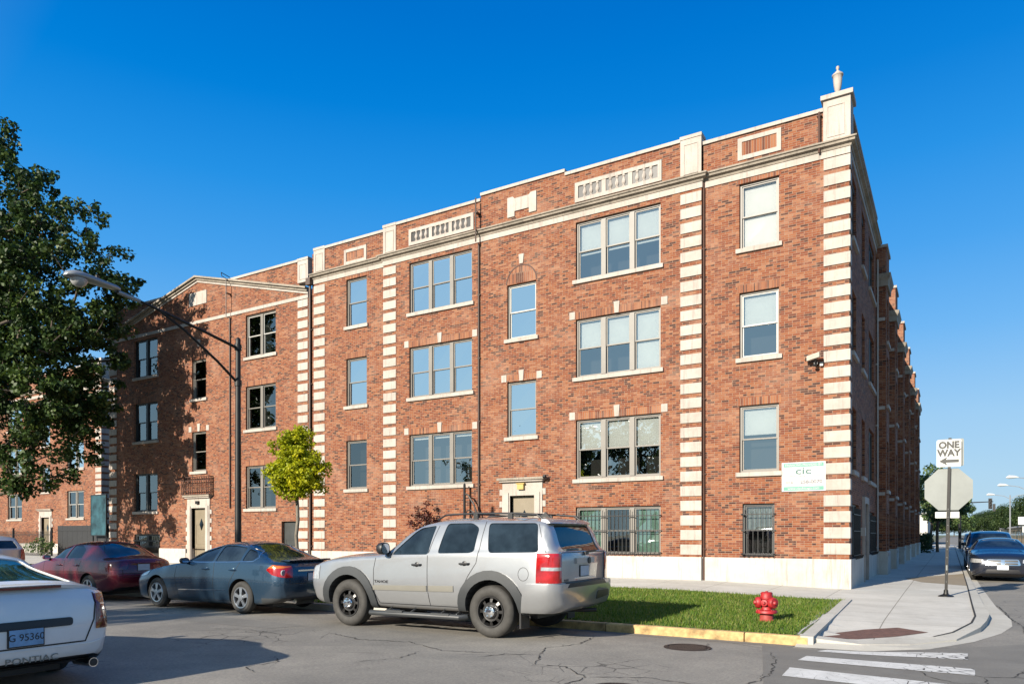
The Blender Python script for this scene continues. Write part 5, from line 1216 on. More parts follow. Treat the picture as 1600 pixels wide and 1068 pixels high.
def white_car():
    L, H_, W = 5.04, 1.42, 1.90
    wins = [[(2.0, 1.0), (2.45, 1.22), (2.85, 1.31), (2.84, 1.0)], [(2.92, 1.0), (2.93, 1.32), (3.35, 1.31), (3.75, 1.2), (3.85, 1.05)]]
    c = saloon('driving_sedan', 'white sedan with rear spoiler in the near lane, cut off by the left picture edge', (-7.82-L, 3.72, 0), 0, 'paint_white', L, H_, W, (1.0, 3.82), 'twin', wins,
        [(3.66, -.56), (3.66, .56), (4.50, .70), (4.50, -.70)], [(2.05, -.68), (2.05, .68), (2.75, .56), (2.75, -.56)], None, tr=.33, ar=.38, rim=.21, glass='car_glass_green', deck=1.05, belt=1.0, hood=.93, cowl=1.85, roof0=2.8, roof1=3.5, deck0=4.58)
    tl = lambda s: rpoly([(s*1.1, .64), (s*1.1, .96), (s*.80, .96), (s*.70, .92), (s*.63, .64)], .04)
    tls = lambda s: ('y', rpoly([(4.62, .97), (5.2, .97), (5.2, .60), (4.88, .60)], .05), *sorted((s*.66, s*1.2)))
    c.patch('tail_lamp', [tls(-1), tls(1)], .009, 'lamp_maroon')
    c.seam('tail_lamp_rib', [[(-.86, .78), (-.69, .79)], [(.69, .79), (.86, .78)], [(.70, .86), (.84, .85)], [(-.84, .85), (-.70, .86)], [(.69, .71), (.87, .70)]], .016, 'lamp_clear', plane='x', lift=.012)
    c.seam('boot_seam', [[(-.66, .98), (-.64, .70), (-.55, .48), (.55, .48), (.64, .70), (.66, .98)]], .016, plane='x')
    c.seam('bumper_crease', [[(-.80, .50), (-.60, .455), (.60, .455), (.80, .50)]], .012, 'paint_white', plane='x', lift=.006)
    c.patch('boot_bar', [('x', rpoly([(-.42, .66), (-.42, .745), (.42, .745), (.42, .66)], .035), L-.5, L+.3)], .012, 'black_plastic')
    c.patch('rear_valance', [('x', [(-1.0, .2), (-1.0, .33), (-.55, .285), (.55, .285), (1.0, .33), (1.0, .2)], L-.5, L+.3)], .010, 'black_plastic')
    sp = MB()
    sp.prism([(4.62, 1.055), (4.72, 1.095), (4.98, 1.10), (5.02, 1.085), (4.98, 1.04), (4.80, 1.03)], -.70, .70, lambda p, q, t: (p+.0-.10*(abs(t)/.7)**2, t, q-.045*(abs(t)/.7)**3))
    # finer sections so that the wing curves
    sp = MB(); prof = [(4.62, 1.055), (4.74, 1.098), (4.96, 1.105), (5.015, 1.09), (4.98, 1.05), (4.86, 1.035)]
    ts = np.linspace(-.78, .78, 21); vs = [(p-.16*(abs(t)/.78)**3, t, q-.085*(abs(t)/.78)**3) for t in ts for p, q in prof]; n = len(prof)
    sp.add(vs, [(i*n+k, i*n+(k+1) % n, (i+1)*n+(k+1) % n, (i+1)*n+k) for i in range(20) for k in range(n)]+[tuple(range(n)), tuple(range(20*n, 21*n))])
    s_ = sp.build('spoiler', 'paint_white', c.body, ang=40)
    MB().box(5.0, 5.012, -.32, .32, 1.052, 1.078).build('brake_lamp', 'lamp_maroon', s_)
    c.plate(L+.012, -.03, .585, 'G 95360', 'plate_blue', w=.31, h=.16)
    c.lettering('PONTIAC', L+.006, .03, .355, .085, 'trim_beige', sx=1.35)
    for y in (-.62, .62): MB().tube([(L-.3, y, .24), (L+.03, y, .245)], .05, 14).build('exhaust', 'chrome', c.root)
    for y in (-.62, .62): MB().lathe([(.043, 0), (0, .001)], (L+.0305, y, .245), 14, 'x').build('exhaust_mouth', 'black_plastic', c.root)
    for x in (2.7, 3.6): c.handle(x, .86, c.paint)
    c.mirror(2.0, .88, 1.03, c.paint, .13, .19, .13)
white_car()
def boxy(name, label, loc, rz, paint, L, H_, W, group, glass='car_glass'):
    h = W/2
    K = dict(zb=[(0, .38), (.2, .30), (L-.3, .30), (L, .42)], zm=[(0, .64), (L, .70)],
        zs=[(0, .78), (.1, .86), (.5, .95), (1.4, 1.03), (L, 1.10)],
        zc=[(0, .82), (.1, .90), (.5, .99), (1.15, 1.06), (1.4, 1.15), (1.9, 1.50), (2.2, H_-.12), (2.6, H_-.07), (L-.45, H_-.09), (L-.25, H_-.2), (L-.08, 1.22), (L, 1.12)],
        zr=[(0, .86), (.1, .95), (.5, 1.04), (1.15, 1.11), (1.4, 1.2), (1.9, 1.56), (2.2, H_-.04), (2.6, H_), (L-.45, H_-.02), (L-.25, H_-.15), (L-.08, 1.24), (L, 1.13)],
        wl=[(0, h*.8), (.3, h*.92), (L-.3, h*.93), (L, h*.84)], wm=[(0, h*.82), (.3, h*.97), (1, h), (L-.4, h), (L, h*.88)],
        ws=[(0, h*.78), (.3, h*.93), (1, h*.96), (L-.4, h*.96), (L, h*.85)], wc=[(0, h*.66), (1.2, h*.84), (2.2, h*.76), (L-.4, h*.76), (L, h*.80)])
    c = Car(name, label, 'suv', loc, rz, K, L, W, paint, (.9, L-.95), .36, .42, glass, group)
    c.build_body([rpoly([(1.62, 1.10), (2.15, H_-.17), (2.6, H_-.15), (2.6, 1.11)], .05), rpoly([(2.68, 1.11), (2.68, H_-.15), (L-.62, H_-.17), (L-.42, 1.16)], .05)],
        [('x', rpoly([(-h*.68, 1.16), (-h*.62, H_-.18), (h*.62, H_-.18), (h*.68, 1.16)], .06), L-.55, L+.3), ('x', rpoly([(-h*.74, 1.14), (-h*.62, H_-.13), (h*.62, H_-.13), (h*.74, 1.14)], .06), .9, 2.25)])
    c.patch('tail_lamp', [('x', [(s*1.2, .80), (s*1.2, 1.14), (s*h*.74, 1.14), (s*h*.74, .80)], L-.3, L+.3) for s in (-1, 1)], .01, 'lamp_red')
    c.seam('door_seam', [[(1.4, 1.05), (1.4, .4)], [(2.64, H_-.12), (2.64, .4)]])
    c.plate(L+.004, 0, .86, '', 'plate_pale')
    for x in c.wheels:
        for sg in (-1, 1): c.wheel(x, sg, 'seven', .23, .22, .02)
    c.mirror(1.55, h*.93, 1.18, 'black_plastic', .12, .18, .14)
    return c
boxy('parked_suv', 'pale utility vehicle at the left picture edge ahead of the dark red sedan', (-24.9-4.5, 10.95, 0), 0, 'paint_tan', 4.5, 1.58, 1.78, 'cars parked along the kerb')
# ---- side street: black sedan facing the camera, darker cars behind it
def black_car(loc, label, detail=True, paint='paint_black'):
    L, H_, W = 5.05, 1.48, 1.90
    wins = [[(2.05, 1.04), (2.5, 1.25), (2.9, 1.36), (2.9, 1.05)], [(2.98, 1.05), (2.98, 1.365), (3.4, 1.36), (3.8, 1.25), (3.95, 1.08)]]
    c = saloon('parked_sedan', label, loc, R(90), paint, L, H_, W, (1.0, 4.05), 'five', wins,
        [(3.7, -.52), (3.7, .52), (4.45, .64), (4.45, -.64)], [(2.05, -.70), (2.05, .70), (2.76, .54), (2.76, -.54)], 'cars parked along the side street', tr=.345, ar=.39, rim=.22, deck=1.08, belt=1.03, hood=.98, cowl=1.9, roof0=2.85, roof1=3.6, deck0=4.5, nose=.80)
    if detail:
        fr = lambda pts, o, m, nm: c.patch(nm, [('x', pts, -.4, .45)], o, m)
        for s in (-1, 1): fr(rpoly([(s*.93, .64), (s*.93, .78), (s*.56, .76), (s*.54, .64)], .03), .008, 'lamp_clear', 'headlamp')
        fr(rpoly([(-.50, .56), (-.44, .76), (.44, .76), (.50, .56)], .05), .010, 'chrome', 'grille_surround')
        for s in (-1, 1):
            for z0, z1 in ((.585, .64), (.675, .735)): fr(rpoly([(s*.05, z0), (s*.05, z1), (s*.41, z1), (s*.43, z0)], .02), .016, 'black_plastic', 'grille')
        fr(rpoly([(-.5, .30), (-.45, .42), (.45, .42), (.5, .30)], .03), .008, 'black_plastic', 'lower_intake')
        c.plate(-.03, 0, .49, '', 'plate_pale', front=True, w=.32, h=.16)
        MB().box(.0, .02, -.012, .012, .62, .78).build('emblem', 'chrome', c.body)
    c.mirror(2.05, .86, 1.08, c.paint, .13, .2, .13)
    c.seam('door_seam', [[(1.72, 1.0), (1.70, .6), (1.76, .25)], [(2.94, 1.36), (2.95, .25)]])
    return c
black_car((1.50, 29.3, 0), 'black sedan with chrome split grille parked facing the camera on the side street')
boxy('parked_suv', 'dark blue utility vehicle parked just behind the black sedan on the side street', (1.45, 35.4, 0), R(90), 'paint_navy', 4.7, 1.74, 1.88, 'cars parked along the side street')
def copytree(o, parent=None):
    c = o.copy(); COL.objects.link(c)
    if parent: c.parent = parent
    for ch in list(o.children): copytree(ch, c)
    return c

#@@NEXT
# ------------------------------------------------------------------ trees
def leaves_mesh(cl, per, size, flat_=.0, seed=1, droop=.3):
    """cl: (centre, radius, tone); returns a mesh of small folded leaf faces through each clump"""
    g = np.random.default_rng(seed); V = []; T = []
    for (c, r, tone) in cl:
        n = max(3, int(per*r*r)); d = g.normal(size=(n, 3)); d /= np.linalg.norm(d, axis=1)[:, None]
        rad = r*g.random(n)**.45; p = np.array(c)+d*rad[:, None]*np.array([1, 1, .75])
        s = size*g.uniform(.6, 1.25, n)
        nrm = d*.6+g.normal(size=(n, 3))*.7+np.array([0, 0, .45]); nrm /= np.linalg.norm(nrm, axis=1)[:, None]
        t = g.normal(size=(n, 3)); t[:, 2] -= droop; t -= nrm*(t*nrm).sum(1)[:, None]; t /= np.linalg.norm(t, axis=1)[:, None]
        b = np.cross(nrm, t); S = s[:, None]
        quad = np.stack([p-t*S*.5, p+b*S*.42+nrm*S*.10, p+t*S*.6, p-b*S*.42+nrm*S*.10], 1); V.append(quad)
        T.append(np.repeat(np.clip(tone+g.normal(size=n)*.18, 0, 1), 4))
    V = np.concatenate(V).reshape(-1, 3); T = np.concatenate(T); n = len(V)//4
    me = bpy.data.meshes.new('crown'); me.vertices.add(len(V)); me.vertices.foreach_set('co', V.ravel())
    me.loops.add(len(V)); me.loops.foreach_set('vertex_index', np.arange(len(V))); me.polygons.add(n)
    me.polygons.foreach_set('loop_start', np.arange(0, len(V), 4)); me.polygons.foreach_set('loop_total', np.full(n, 4)); me.update(calc_edges=True)
    a = me.attributes.new('tone', 'FLOAT', 'POINT'); a.data.foreach_set('value', T); return me
def clumps(ells, n, rmin, rmax, seed, shell=.35):
    rr = random.Random(seed); out = []; vol = [e[1][0]*e[1][1]*e[1][2] for e in ells]
    for e, v in zip(ells, vol):
        k = max(3, int(n*v/sum(vol)))
        for _ in range(k):
            d = Vector((rr.gauss(0, 1), rr.gauss(0, 1), rr.gauss(0, 1))).normalized(); q = (shell+(1-shell)*rr.random())**.5*rr.uniform(.82, 1.06)
            c = Vector(e[0])+Vector((d.x*e[1][0], d.y*e[1][1], d.z*e[1][2]))*q
            out.append((tuple(c), rr.uniform(rmin, rmax)*(1.15-.35*q), rr.uniform(.2, .75)))
    return out
def skeleton(base, top, r0, cl, seed, lean=(0, 0)):
    rr = random.Random(seed); base, top = Vector(base), Vector(top); nodes = []; par = []; n = 9
    for i in range(n+1):
        t = i/n; nodes.append(base.lerp(top, t)+Vector((rr.uniform(-1, 1), rr.uniform(-1, 1), 0))*.06*(t > 0)*(top-base).length/6); par.append(i-1)
    ax = (top-base).normalized()
    for c, r, _ in sorted(cl, key=lambda q: (Vector(q[0])-top).length if 0 else ((Vector(q[0])-base)-ax*(Vector(q[0])-base).dot(ax)).length):
        c = Vector(c); best = min((i for i in range(2, len(nodes))), key=lambda i: (nodes[i]-c).length+max(0, nodes[i].z-c.z)*1.2+.0)
        p = nodes[best]; m = p.lerp(c, .5)+Vector((rr.uniform(-1, 1), rr.uniform(-1, 1), rr.uniform(-.2, .8)))*(c-p).length*.1
        nodes.append(m); par.append(best); nodes.append(c); par.append(len(nodes)-2)
    cnt = [1]*len(nodes)
    for i in range(len(nodes)-1, 0, -1): cnt[par[i]] += cnt[i]
    mb = MB(); k = r0/math.sqrt(cnt[0])
    for i in range(1, len(nodes)):
        ra, rb = k*math.sqrt(cnt[par[i]]), k*math.sqrt(cnt[i])
        if i > n: ra = min(ra, rb*1.5)
        else:
            ra = max(ra, r0*(1-.6*(i-1)/n)) if i <= 4 else ra
        mb.tube([nodes[par[i]], nodes[i]], [max(.006, ra*(1.25 if i == 1 else 1)), max(.005, rb)], 7 if i > n else 10)
    return mb
def tree(name, label, cat, base, top, r0, ells, n, rmin, rmax, per, size, lm, group=None, seed=1, bark='bark', shell=.35, extra=()):
    t = empty(name, label, cat, base, 0, group); inv = Vector(base)
    cl = clumps(ells, n, rmin, rmax, seed, shell)+list(extra); cl = [(tuple(Vector(c)-inv), r, q) for c, r, q in cl]
    skeleton((0, 0, -.1), tuple(Vector(top)-inv), r0, cl, seed).build('trunk', bark, t, ang=60)
    link('crown', leaves_mesh(cl, per, size, seed=seed), lm, t); return t
rs_ = random.Random(17); sprigs = []
for c_, r_ in (((-36.6, 15.4, 15.6), (3.1, 3.0, 4.3)), ((-33.2, 17.3, 12.2), (2.8, 2.6, 3.5)), ((-34.3, 16.7, 7.9), (2.7, 2.5, 4.0)), ((-33.2, 17.4, 8.9), (2.0, 2.0, 3.0))):
    for _ in range(60):
        d_ = Vector((rs_.gauss(0, 1), rs_.gauss(0, 1), rs_.gauss(0, 1))).normalized(); q_ = rs_.uniform(.98, 1.12)
        for k_ in range(3): sprigs.append(((c_[0]+d_.x*r_[0]*(q_+.07*k_), c_[1]+d_.y*r_[1]*(q_+.05*k_), c_[2]+d_.z*r_[2]*(q_+.06*k_)), .34-.07*k_, rs_.uniform(.2, .7)))
sprigs = [q_ for q_ in sprigs if q_[0][1] < 20.7]
tree('maple_tree', 'tall dark-leaved maple rising over the left wing from the left picture edge', 'tree', (-37.6, 15.2, .2), (-37.2, 15.3, 13.5), .34,
     [((-36.6, 15.4, 15.6), (3.1, 3.0, 4.3)), ((-33.2, 17.3, 12.2), (2.8, 2.6, 3.5)), ((-31.8, 18.7, 12.1), (1.3, 1.3, 1.3)), ((-34.3, 16.7, 7.9), (2.7, 2.5, 4.0)), ((-33.2, 17.4, 8.9), (2.0, 2.0, 3.0)), ((-37.9, 14.6, 10.0), (3.6, 3.0, 6.2)), ((-34.6, 16.3, 4.3), (1.5, 1.2, 1.4))],
     570, .38, .82, 380, .165, 'leaf_green', seed=5, extra=sprigs)
tree('street_tree', 'small yellow-green street tree with an egg-shaped crown on the lawn strip', 'tree', (-14.12, 13.0, H(-14, 13)), (-14.2, 13.0, 3.5), .045,
     [((-14.2, 13, 3.1), (.86, .86, .60)), ((-14.2, 13, 3.5), (.66, .66, .72)), ((-14.2, 13, 3.9), (.35, .35, .5))], 230, .15, .25, 2500, .07, 'leaf_lime', seed=3, bark='bark_young', shell=.05)
def shade_tree(x, y, s, label, seed, first=None, lm='leaf_dark'):
    return tree('shade_tree', label, 'tree', (x, y, -.05), (x, y, 6.5*s), .2, [((x, y, 8.2*s), (3.6*s, 3.2*s, 3.3*s)), ((x+1.6*s, y, 7*s), (2.2*s, 2.2*s, 2.1*s))], 90, .6, 1.1, 75, .30, lm, 'trees across the street', seed)
shade_tree(-20.6, -12.2, 1.1, 'round tree across the street that shades the blue sedan', 21); shade_tree(-28.0, -12.4, 1.05, 'round tree across the street that shades the dark red sedan', 23)
pr_ = shade_tree(-44, -24, .9, 'tree across the street, leftmost of the row reflected in the windows', 22)
def copytree(o, parent=None):
    c = o.copy(); COL.objects.link(c)
    if parent: c.parent = parent
    for ch in list(o.children): copytree(ch, c)
    return c
for i, (x, y, s, lb) in enumerate([(-33, -25, 1.0, 'tree across the street, second of the row reflected in the windows'), (-19, -27, .85, 'tree across the street, third of the row reflected in the windows'),
        (-6, -26, 1.0, 'tree across the street, fourth of the row reflected in the windows'), (8, -24, .9, 'tree across the street, rightmost of the row reflected in the windows')]):
    c = copytree(pr_); c.location = (x, y, -.05); c.rotation_euler.z = i*1.7; c.scale = (s, s, s); c['label'] = lb
def shrub(name, label, x, y, z, r, h, lm, n=26, per=900, size=.07, seed=2):
    tree(name, label, 'shrub', (x, y, z), (x, y, z+h*.6), .03, [((x, y, z+h*.55), (r, r, h*.45))], n, r*.25, r*.45, per, size, lm, seed=seed, bark='bark_young', shell=.1)
shrub('plum_shrub', 'dark plum-leaved shrub against the brick wall behind the silver utility vehicle', -16.1, 20.7, .26, .52, 2.65, 'leaf_plum', 44, 1000, .085, 6)
shrub('shrub', 'leafy green shrub in front of the black panel fence by the left building', -47.6, 23.3, .1, .9, 1.5, 'leaf_far', 24, 300, .12, 7)
shrub('shrub', 'low shrub by the iron fence near the left picture edge', -52.0, 23.3, .1, .8, 1.2, 'leaf_green', 20, 300, .12, 8)

# ------------------------------------------------------------------ street furniture
def street_lamp():
    px, py = -15.4, 12.2; t = empty('street_lamp', 'dark steel street lamp with twin-braced arm and grey cobra head over the parked cars', 'street lamp', (px, py, H(px, py)))
    m = MB(); m.lathe([(.14, 0), (.14, .3), (.10, .34), (.085, .5), (.062, 6.3), (.062, 6.42), (.03, 6.46)], n=16); m.build('pole', 'pole_dark', t, ang=40)
    z0 = -H(px, py)
    a = MB(); a.tube([(0, 0, 6.28+z0), (0, -.9, 6.46+z0), (0, -2.1, 6.68+z0), (0, -2.8, 6.79+z0), (0, -3.15, 6.83+z0)], [.04, .036, .034, .034, .034], 8)
    a.tube([(0, 0, 5.40+z0), (0, -.6, 5.83+z0), (0, -1.5, 6.38+z0), (0, -2.15, 6.68+z0)], [.034, .032, .03, .03], 8)
    for z, r in ((6.30, .09), (5.40, .09)): a.lathe([(r, -.07), (r, .07)], (0, 0, z+z0), 12)
    a.build('arm', 'pole_dark', t, ang=50)
    sl_ = MB(); sl_.tube([(0, -2.6, 6.76+z0), (0, -3.10, 6.825+z0)], .042, 10); sl_.build('arm_sleeve', 'lamp_grey', t, ang=50)
    # head: a long tapering housing lofted along -y
    h = MB(); secs = [(-3.06, .05, .05, 0), (-3.14, .085, .075, .0), (-3.5, .125, .09, .01), (-3.7, .15, .10, .02), (-3.9, .175, .115, .02), (-4.06, .16, .105, .015), (-4.18, .10, .07, 0), (-4.22, .03, .02, -.02)]
    vs = []; n = 16
    for (y, w, hh, dz) in secs:
        for k in range(n):
            an = 2*PI*k/n; vs.append((w*math.cos(an), y, 6.83+z0+.05+dz+hh*math.sin(an)*(1 if math.sin(an) > 0 else .55)))
    h.add(vs, [(i*n+k, i*n+(k+1) % n, (i+1)*n+(k+1) % n, (i+1)*n+k) for i in range(len(secs)-1) for k in range(n)]+[tuple(range(n)), tuple(range((len(secs)-1)*n, len(secs)*n))])
    hd = h.build('lamp_head', 'lamp_grey', t, ang=60)
    g = MB(); g.lathe([(.165, 0), (.16, -.04), (.13, -.10), (.07, -.145), (0, -.155)], (0, -3.92, 6.85+z0), 20); g.build('lamp_lens', 'lamp_glass', hd, ang=60)
    MB().lathe([(.04, 0), (.04, .06), (0, .07)], (0, -3.55, 6.98+z0), 10).build('photocell', 'iron', hd)
street_lamp()
def hydrant():
    x, y = -2.74, 13.15; t = empty('fire_hydrant', 'red fire hydrant standing on the lawn near the yellow kerb', 'fire hydrant', (x, y, H(x, y)-.01)); t.scale = (1.0, 1.0, 1.0)
    MB().lathe([(.135, -.05), (.135, .03), (.115, .05), (.112, .145), (.12, .15)], n=24).build('base', 'hydrant_faded', t, ang=40)
    b = MB(); b.lathe([(.175, .15), (.18, .155), (.18, .185), (.17, .20), (.10, .215), (.092, .24), (.090, .40), (.105, .405), (.105, .44), (.10, .455), (.10, .50), (.085, .515), (0, .52)], n=24)
    for k in range(8):
        a = 2*PI*k/8; b.lathe([(.016, 0), (.016, .016), (0, .018)], (.15*math.cos(a), .15*math.sin(a), .198), 6)
    body = b.build('barrel', 'hydrant_red', t, ang=40)
    MB().lathe([(.028, .515), (.024, .532), (0, .534)], n=5).build('operating_nut', 'hydrant_red', body)
    def cap(ang, r, ln):
        m = MB(); d = Vector((math.cos(ang), math.sin(ang), 0)); c = Vector((0, 0, .335)); e = d.cross(Vector((0, 0, 1)))
        prof = [(r*.62, .06), (r*.62, .105), (r, .11), (r*1.04, .125), (r*1.02, ln-.03), (r*.9, ln-.005), (r*.45, ln), (r*.3, ln+.03), (0, ln+.032)]; vs = []; n = 20
        for (q, h_) in prof:
            for k in range(n): a = 2*PI*k/n; vs.append(c+d*h_+(e*math.cos(a)+Vector((0, 0, 1))*math.sin(a))*max(q, .001))
        m.add(vs, [(i*n+k, i*n+(k+1) % n, (i+1)*n+(k+1) % n, (i+1)*n+k) for i in range(len(prof)-1) for k in range(n)]).build('outlet_cap', 'hydrant_red', body, ang=40)
    cap(R(205), .095, .19); cap(R(-32), .095, .19); cap(R(-95), .062, .15); 
hydrant()
def octagon(r): return [(r*math.cos(PI/8+k*PI/4), r*math.sin(PI/8+k*PI/4)) for k in range(8)]
def sign_post():
    t = empty('sign_post', 'black steel post with a one way sign above the grey back of an octagonal sign', 'sign post', (-.09, 20.0, H(-.09, 20)))
    z0 = -H(-.09, 20); lean = .022
    m = MB(); w = .032
    m.add([(dx+lean*z, dy, z) for z in (0, 3.86+z0) for dx, dy in ((-w, -w), (w, -w), (w, w), (-w, w))], [(0, 1, 2, 3), (4, 5, 6, 7), (0, 1, 5, 4), (1, 2, 6, 5), (2, 3, 7, 6), (3, 0, 4, 7)])
    m.build('post', 'pole_dark', t)
    MB().lathe([(.17, 0), (.16, .02), (.06, .06), (.05, .09), (.045, .16)], n=16).build('base_plate', 'pole_dark', t, ang=40)
    st = MB()
    for z in np.arange(.35, 2.1, .19): st.box(lean*z-.007, lean*z+.007, -.036, -.033, z-.007, z+.007)
    st.box(.0, .03, -.037, -.034, .62, .74); st.build('bolt_holes', 'sign_back', t)
    def pan(u0, u1, za, zb, y, mat, nm, r=.04, th=.006):
        return MB().prism(rpoly([(u0, za), (u1, za), (u1, zb), (u0, zb)], r), y-th, y, lambda p, q, d: (p, d, q)).build(nm, mat, t)
    s = pan(-.19, .31, 3.18+z0, 3.82+z0, -.045, 'sign_white', 'one_way_sign')
    pan(-.15, .36, 3.20+z0, 3.84+z0, .05, 'sign_back', 'rear_sign')
    RX = Matrix.Rotation(R(90), 4, 'X'); cx = .06
    # raised dark border line and lettering
    bd = MB()
    for q in ((-.17, .29, 3.198, 3.206), (-.17, .29, 3.794, 3.802), (-.17, -.162, 3.206, 3.794), (.282, .29, 3.206, 3.794)): bd.box(q[0], q[1], -.0535, -.051, q[2]+z0, q[3]+z0)
    bd.build('sign_border', 'sign_back', s)
    for txt, z in (('ONE', 3.685), ('WAY', 3.50)): text('lettering', txt, .215, 'sign_black', s, Matrix.Translation((cx, -.053, z+z0)) @ RX, bold=.011, sx=.92, ext=.001)
    MB().prism([(-.14, 3.315), (.03, 3.415), (.0, 3.35), (.26, 3.35), (.26, 3.28), (.0, 3.28), (.03, 3.215)], -.054, -.051, lambda p, q, d: (p, d, q+z0)).build('arrow', 'sign_black', s)
    oz = 2.655+z0; ox = .05
    o = MB().prism([(ox+p, oz+q) for p, q in octagon(.53)], .036, .040, lambda p, q, d: (p, d, q)).build('octagon_sign', 'sign_back', t)
    MB().prism([(ox+p, oz+q) for p, q in octagon(.52)], .0405, .043, lambda p, q, d: (p, d, q)).build('sign_face', 'hydrant_red', o)
    pan(-.22, .27, 1.98+z0, 2.13+z0, .045, 'sign_white', 'supplementary_plate', .02)
sign_post()
def bracket_post():
    t = empty('bracket_post', 'thin black post with a curved bracket against the wall behind the silver utility vehicle', 'post', (-14.5, 20.9, .26))
    MB().lathe([(.05, 0), (.045, 3.05), (.03, 3.1), (0, 3.12)], n=10).build('post', 'iron', t)
    MB().tube([(0, 0, 2.75), (.15, 0, 2.70), (.40, 0, 2.35), (.55, 0, 1.95), (.66, 0, 1.6)], .03, 8).tube([(.02, 0, 2.0), (.12, 0, 2.16), (.26, 0, 2.18), (.42, 0, 2.05)], .02, 8).build('bracket', 'iron', t)
bracket_post()

# ------------------------------------------------------------------ the left building beyond the court
nb = empty('apartment_building', 'second red brick apartment building seen past the maple at the left picture edge', 'apartment building')
bld_main = bld; bld = nb
YB, XR = 27.5, -48.45
mB = FR(YB)
cols = [(-52.63, -50.55), (-60.9, -58.8)]
hB = [(a, b, *f) for a, b in cols for f in ((9.3, 11.1), (6.1, 8.0), (2.7, 4.6))]+[(-56.0, -54.9, 7.9, 9.7), (-56.0, -54.9, 4.6, 6.4), (-56.0, -54.9, PT, 2.8)]
wall_holes('wall', mB, -76, XR, PT, 11.75, hB, nb)
for h in hB[:6]: window(nb, mB, *h, n=2, light=True)
for h in hB[6:8]: window(nb, mB, *h, sold=False)
door(mB, -56.0, -54.9, .16, 2.8); door_surround(mB, -56.0, -54.9, 2.8)
plinth(mB, -76, XR, [(-56.4, -54.5)])
pB = [(-76, YB), (XR, YB), (XR, 48)]
sweep('stone_band', pB, [(-.05, 11.4), (.04, 11.4), (.04, 11.6), (-.05, 11.6)], 'limestone', nb)
sweep('cornice', pB, [(-.05, 11.75), (.05, 11.75), (.15, 11.85), (.20, 11.95), (.03, 12.02), (-.05, 12.02)], 'limestone_worn', nb)
MB().box(-76, XR-.7, 12.02, 13.0, -.3, 0, 0, mB).build('parapet', 'brick', nb, uv=True); MB().box(-76, XR-.7, 13.0, 13.1, -.34, .05, 0, mB).build('coping', 'limestone', nb)
MB().box(XR-.65, XR+.04, YB-.04, YB+.7, 12.02, 13.35).build('corner_pier', 'limestone', nb)
m = MB(); z = 1.0
while z < 11.2: m.box(XR-.65, XR+.03, YB-.03, YB+.7, z, z+.295); z += .432
m.build('quoins', 'limestone', nb)
mb = MB(); mb.add([(XR, YB, -.1), (XR, 48, -.1), (XR, 48, 12.9), (XR, YB, 12.9)], [(0, 1, 2, 3)]); mb.add([(XR-.3, YB+.3, 11.6), (XR-.3, 48, 11.6), (-76, 48, 11.6), (-76, YB+.3, 11.6)], [(0, 1, 2, 3)]); mb.build('side_wall', 'brick', nb, uv=True)
mb = MB(); mb.add([(-76, YB+.6, 0), (XR-.3, YB+.6, 0), (XR-.3, YB+.6, 11.3), (-76, YB+.6, 11.3)], [(0, 1, 2, 3)]); mb.build('interior', 'interior_dark', nb)
bld = bld_main
def fence():
    t = empty('iron_fence', 'black iron picket fence with pointed tops in front of the left building', 'fence', (-54, 24, 0)); g = MB()
    for i in range(96): x = -8+i*.15; g.box(x-.011, x+.011, -.011, .011, 0, 1.75); g.add([(x-.02, 0, 1.75), (x+.02, 0, 1.75), (x, 0, 1.86), (x, .02, 1.75)], [(0, 1, 2), (0, 3, 2), (1, 3, 2)])
    g.build('pickets', 'iron', t)
    for z in (.25, 1.55): MB().box(-8.1, 6.3, -.015, .015, z, z+.04).build('rail', 'iron', t)
    for x in (-8, -3.2, 1.6, 6.3): MB().box(x-.04, x+.04, -.04, .04, 0, 1.95).box(x-.06, x+.06, -.06, .06, 1.95, 2.0).build('post', 'iron', t)
    t = empty('panel_fence', 'solid black panel fence between the two buildings', 'fence', (-44.5, 24.2, 0))
    for i in range(12): MB().box(-2.9+i*.55, -2.9+i*.55+.54, 0, .03, .05, 2.12).build('board', 'panel_black', t)
    for z in (.3, 1.8): MB().box(-2.9, 3.7, -.03, 0, z, z+.08).build('rail', 'panel_black', t)
    t = empty('sign_board', 'tall teal banner board standing on the black panel fence between the two buildings', 'sign', (-42.4, 23.9, 0))
    MB().box(-.75, .75, 0, .04, 1.55, 3.85).build('panel', 'banner_teal', t)
    f = MB(); f.box(-.80, -.75, -.01, .05, 1.5, 3.9).box(.75, .80, -.01, .05, 1.5, 3.9).box(-.75, .75, -.01, .05, 3.85, 3.9).box(-.75, .75, -.01, .05, 1.5, 1.55); f.build('frame', 'iron', t)
    for x in (-.7, .7): MB().box(x-.03, x+.03, .05, .11, 0, 1.6).build('leg', 'iron', t)
fence()
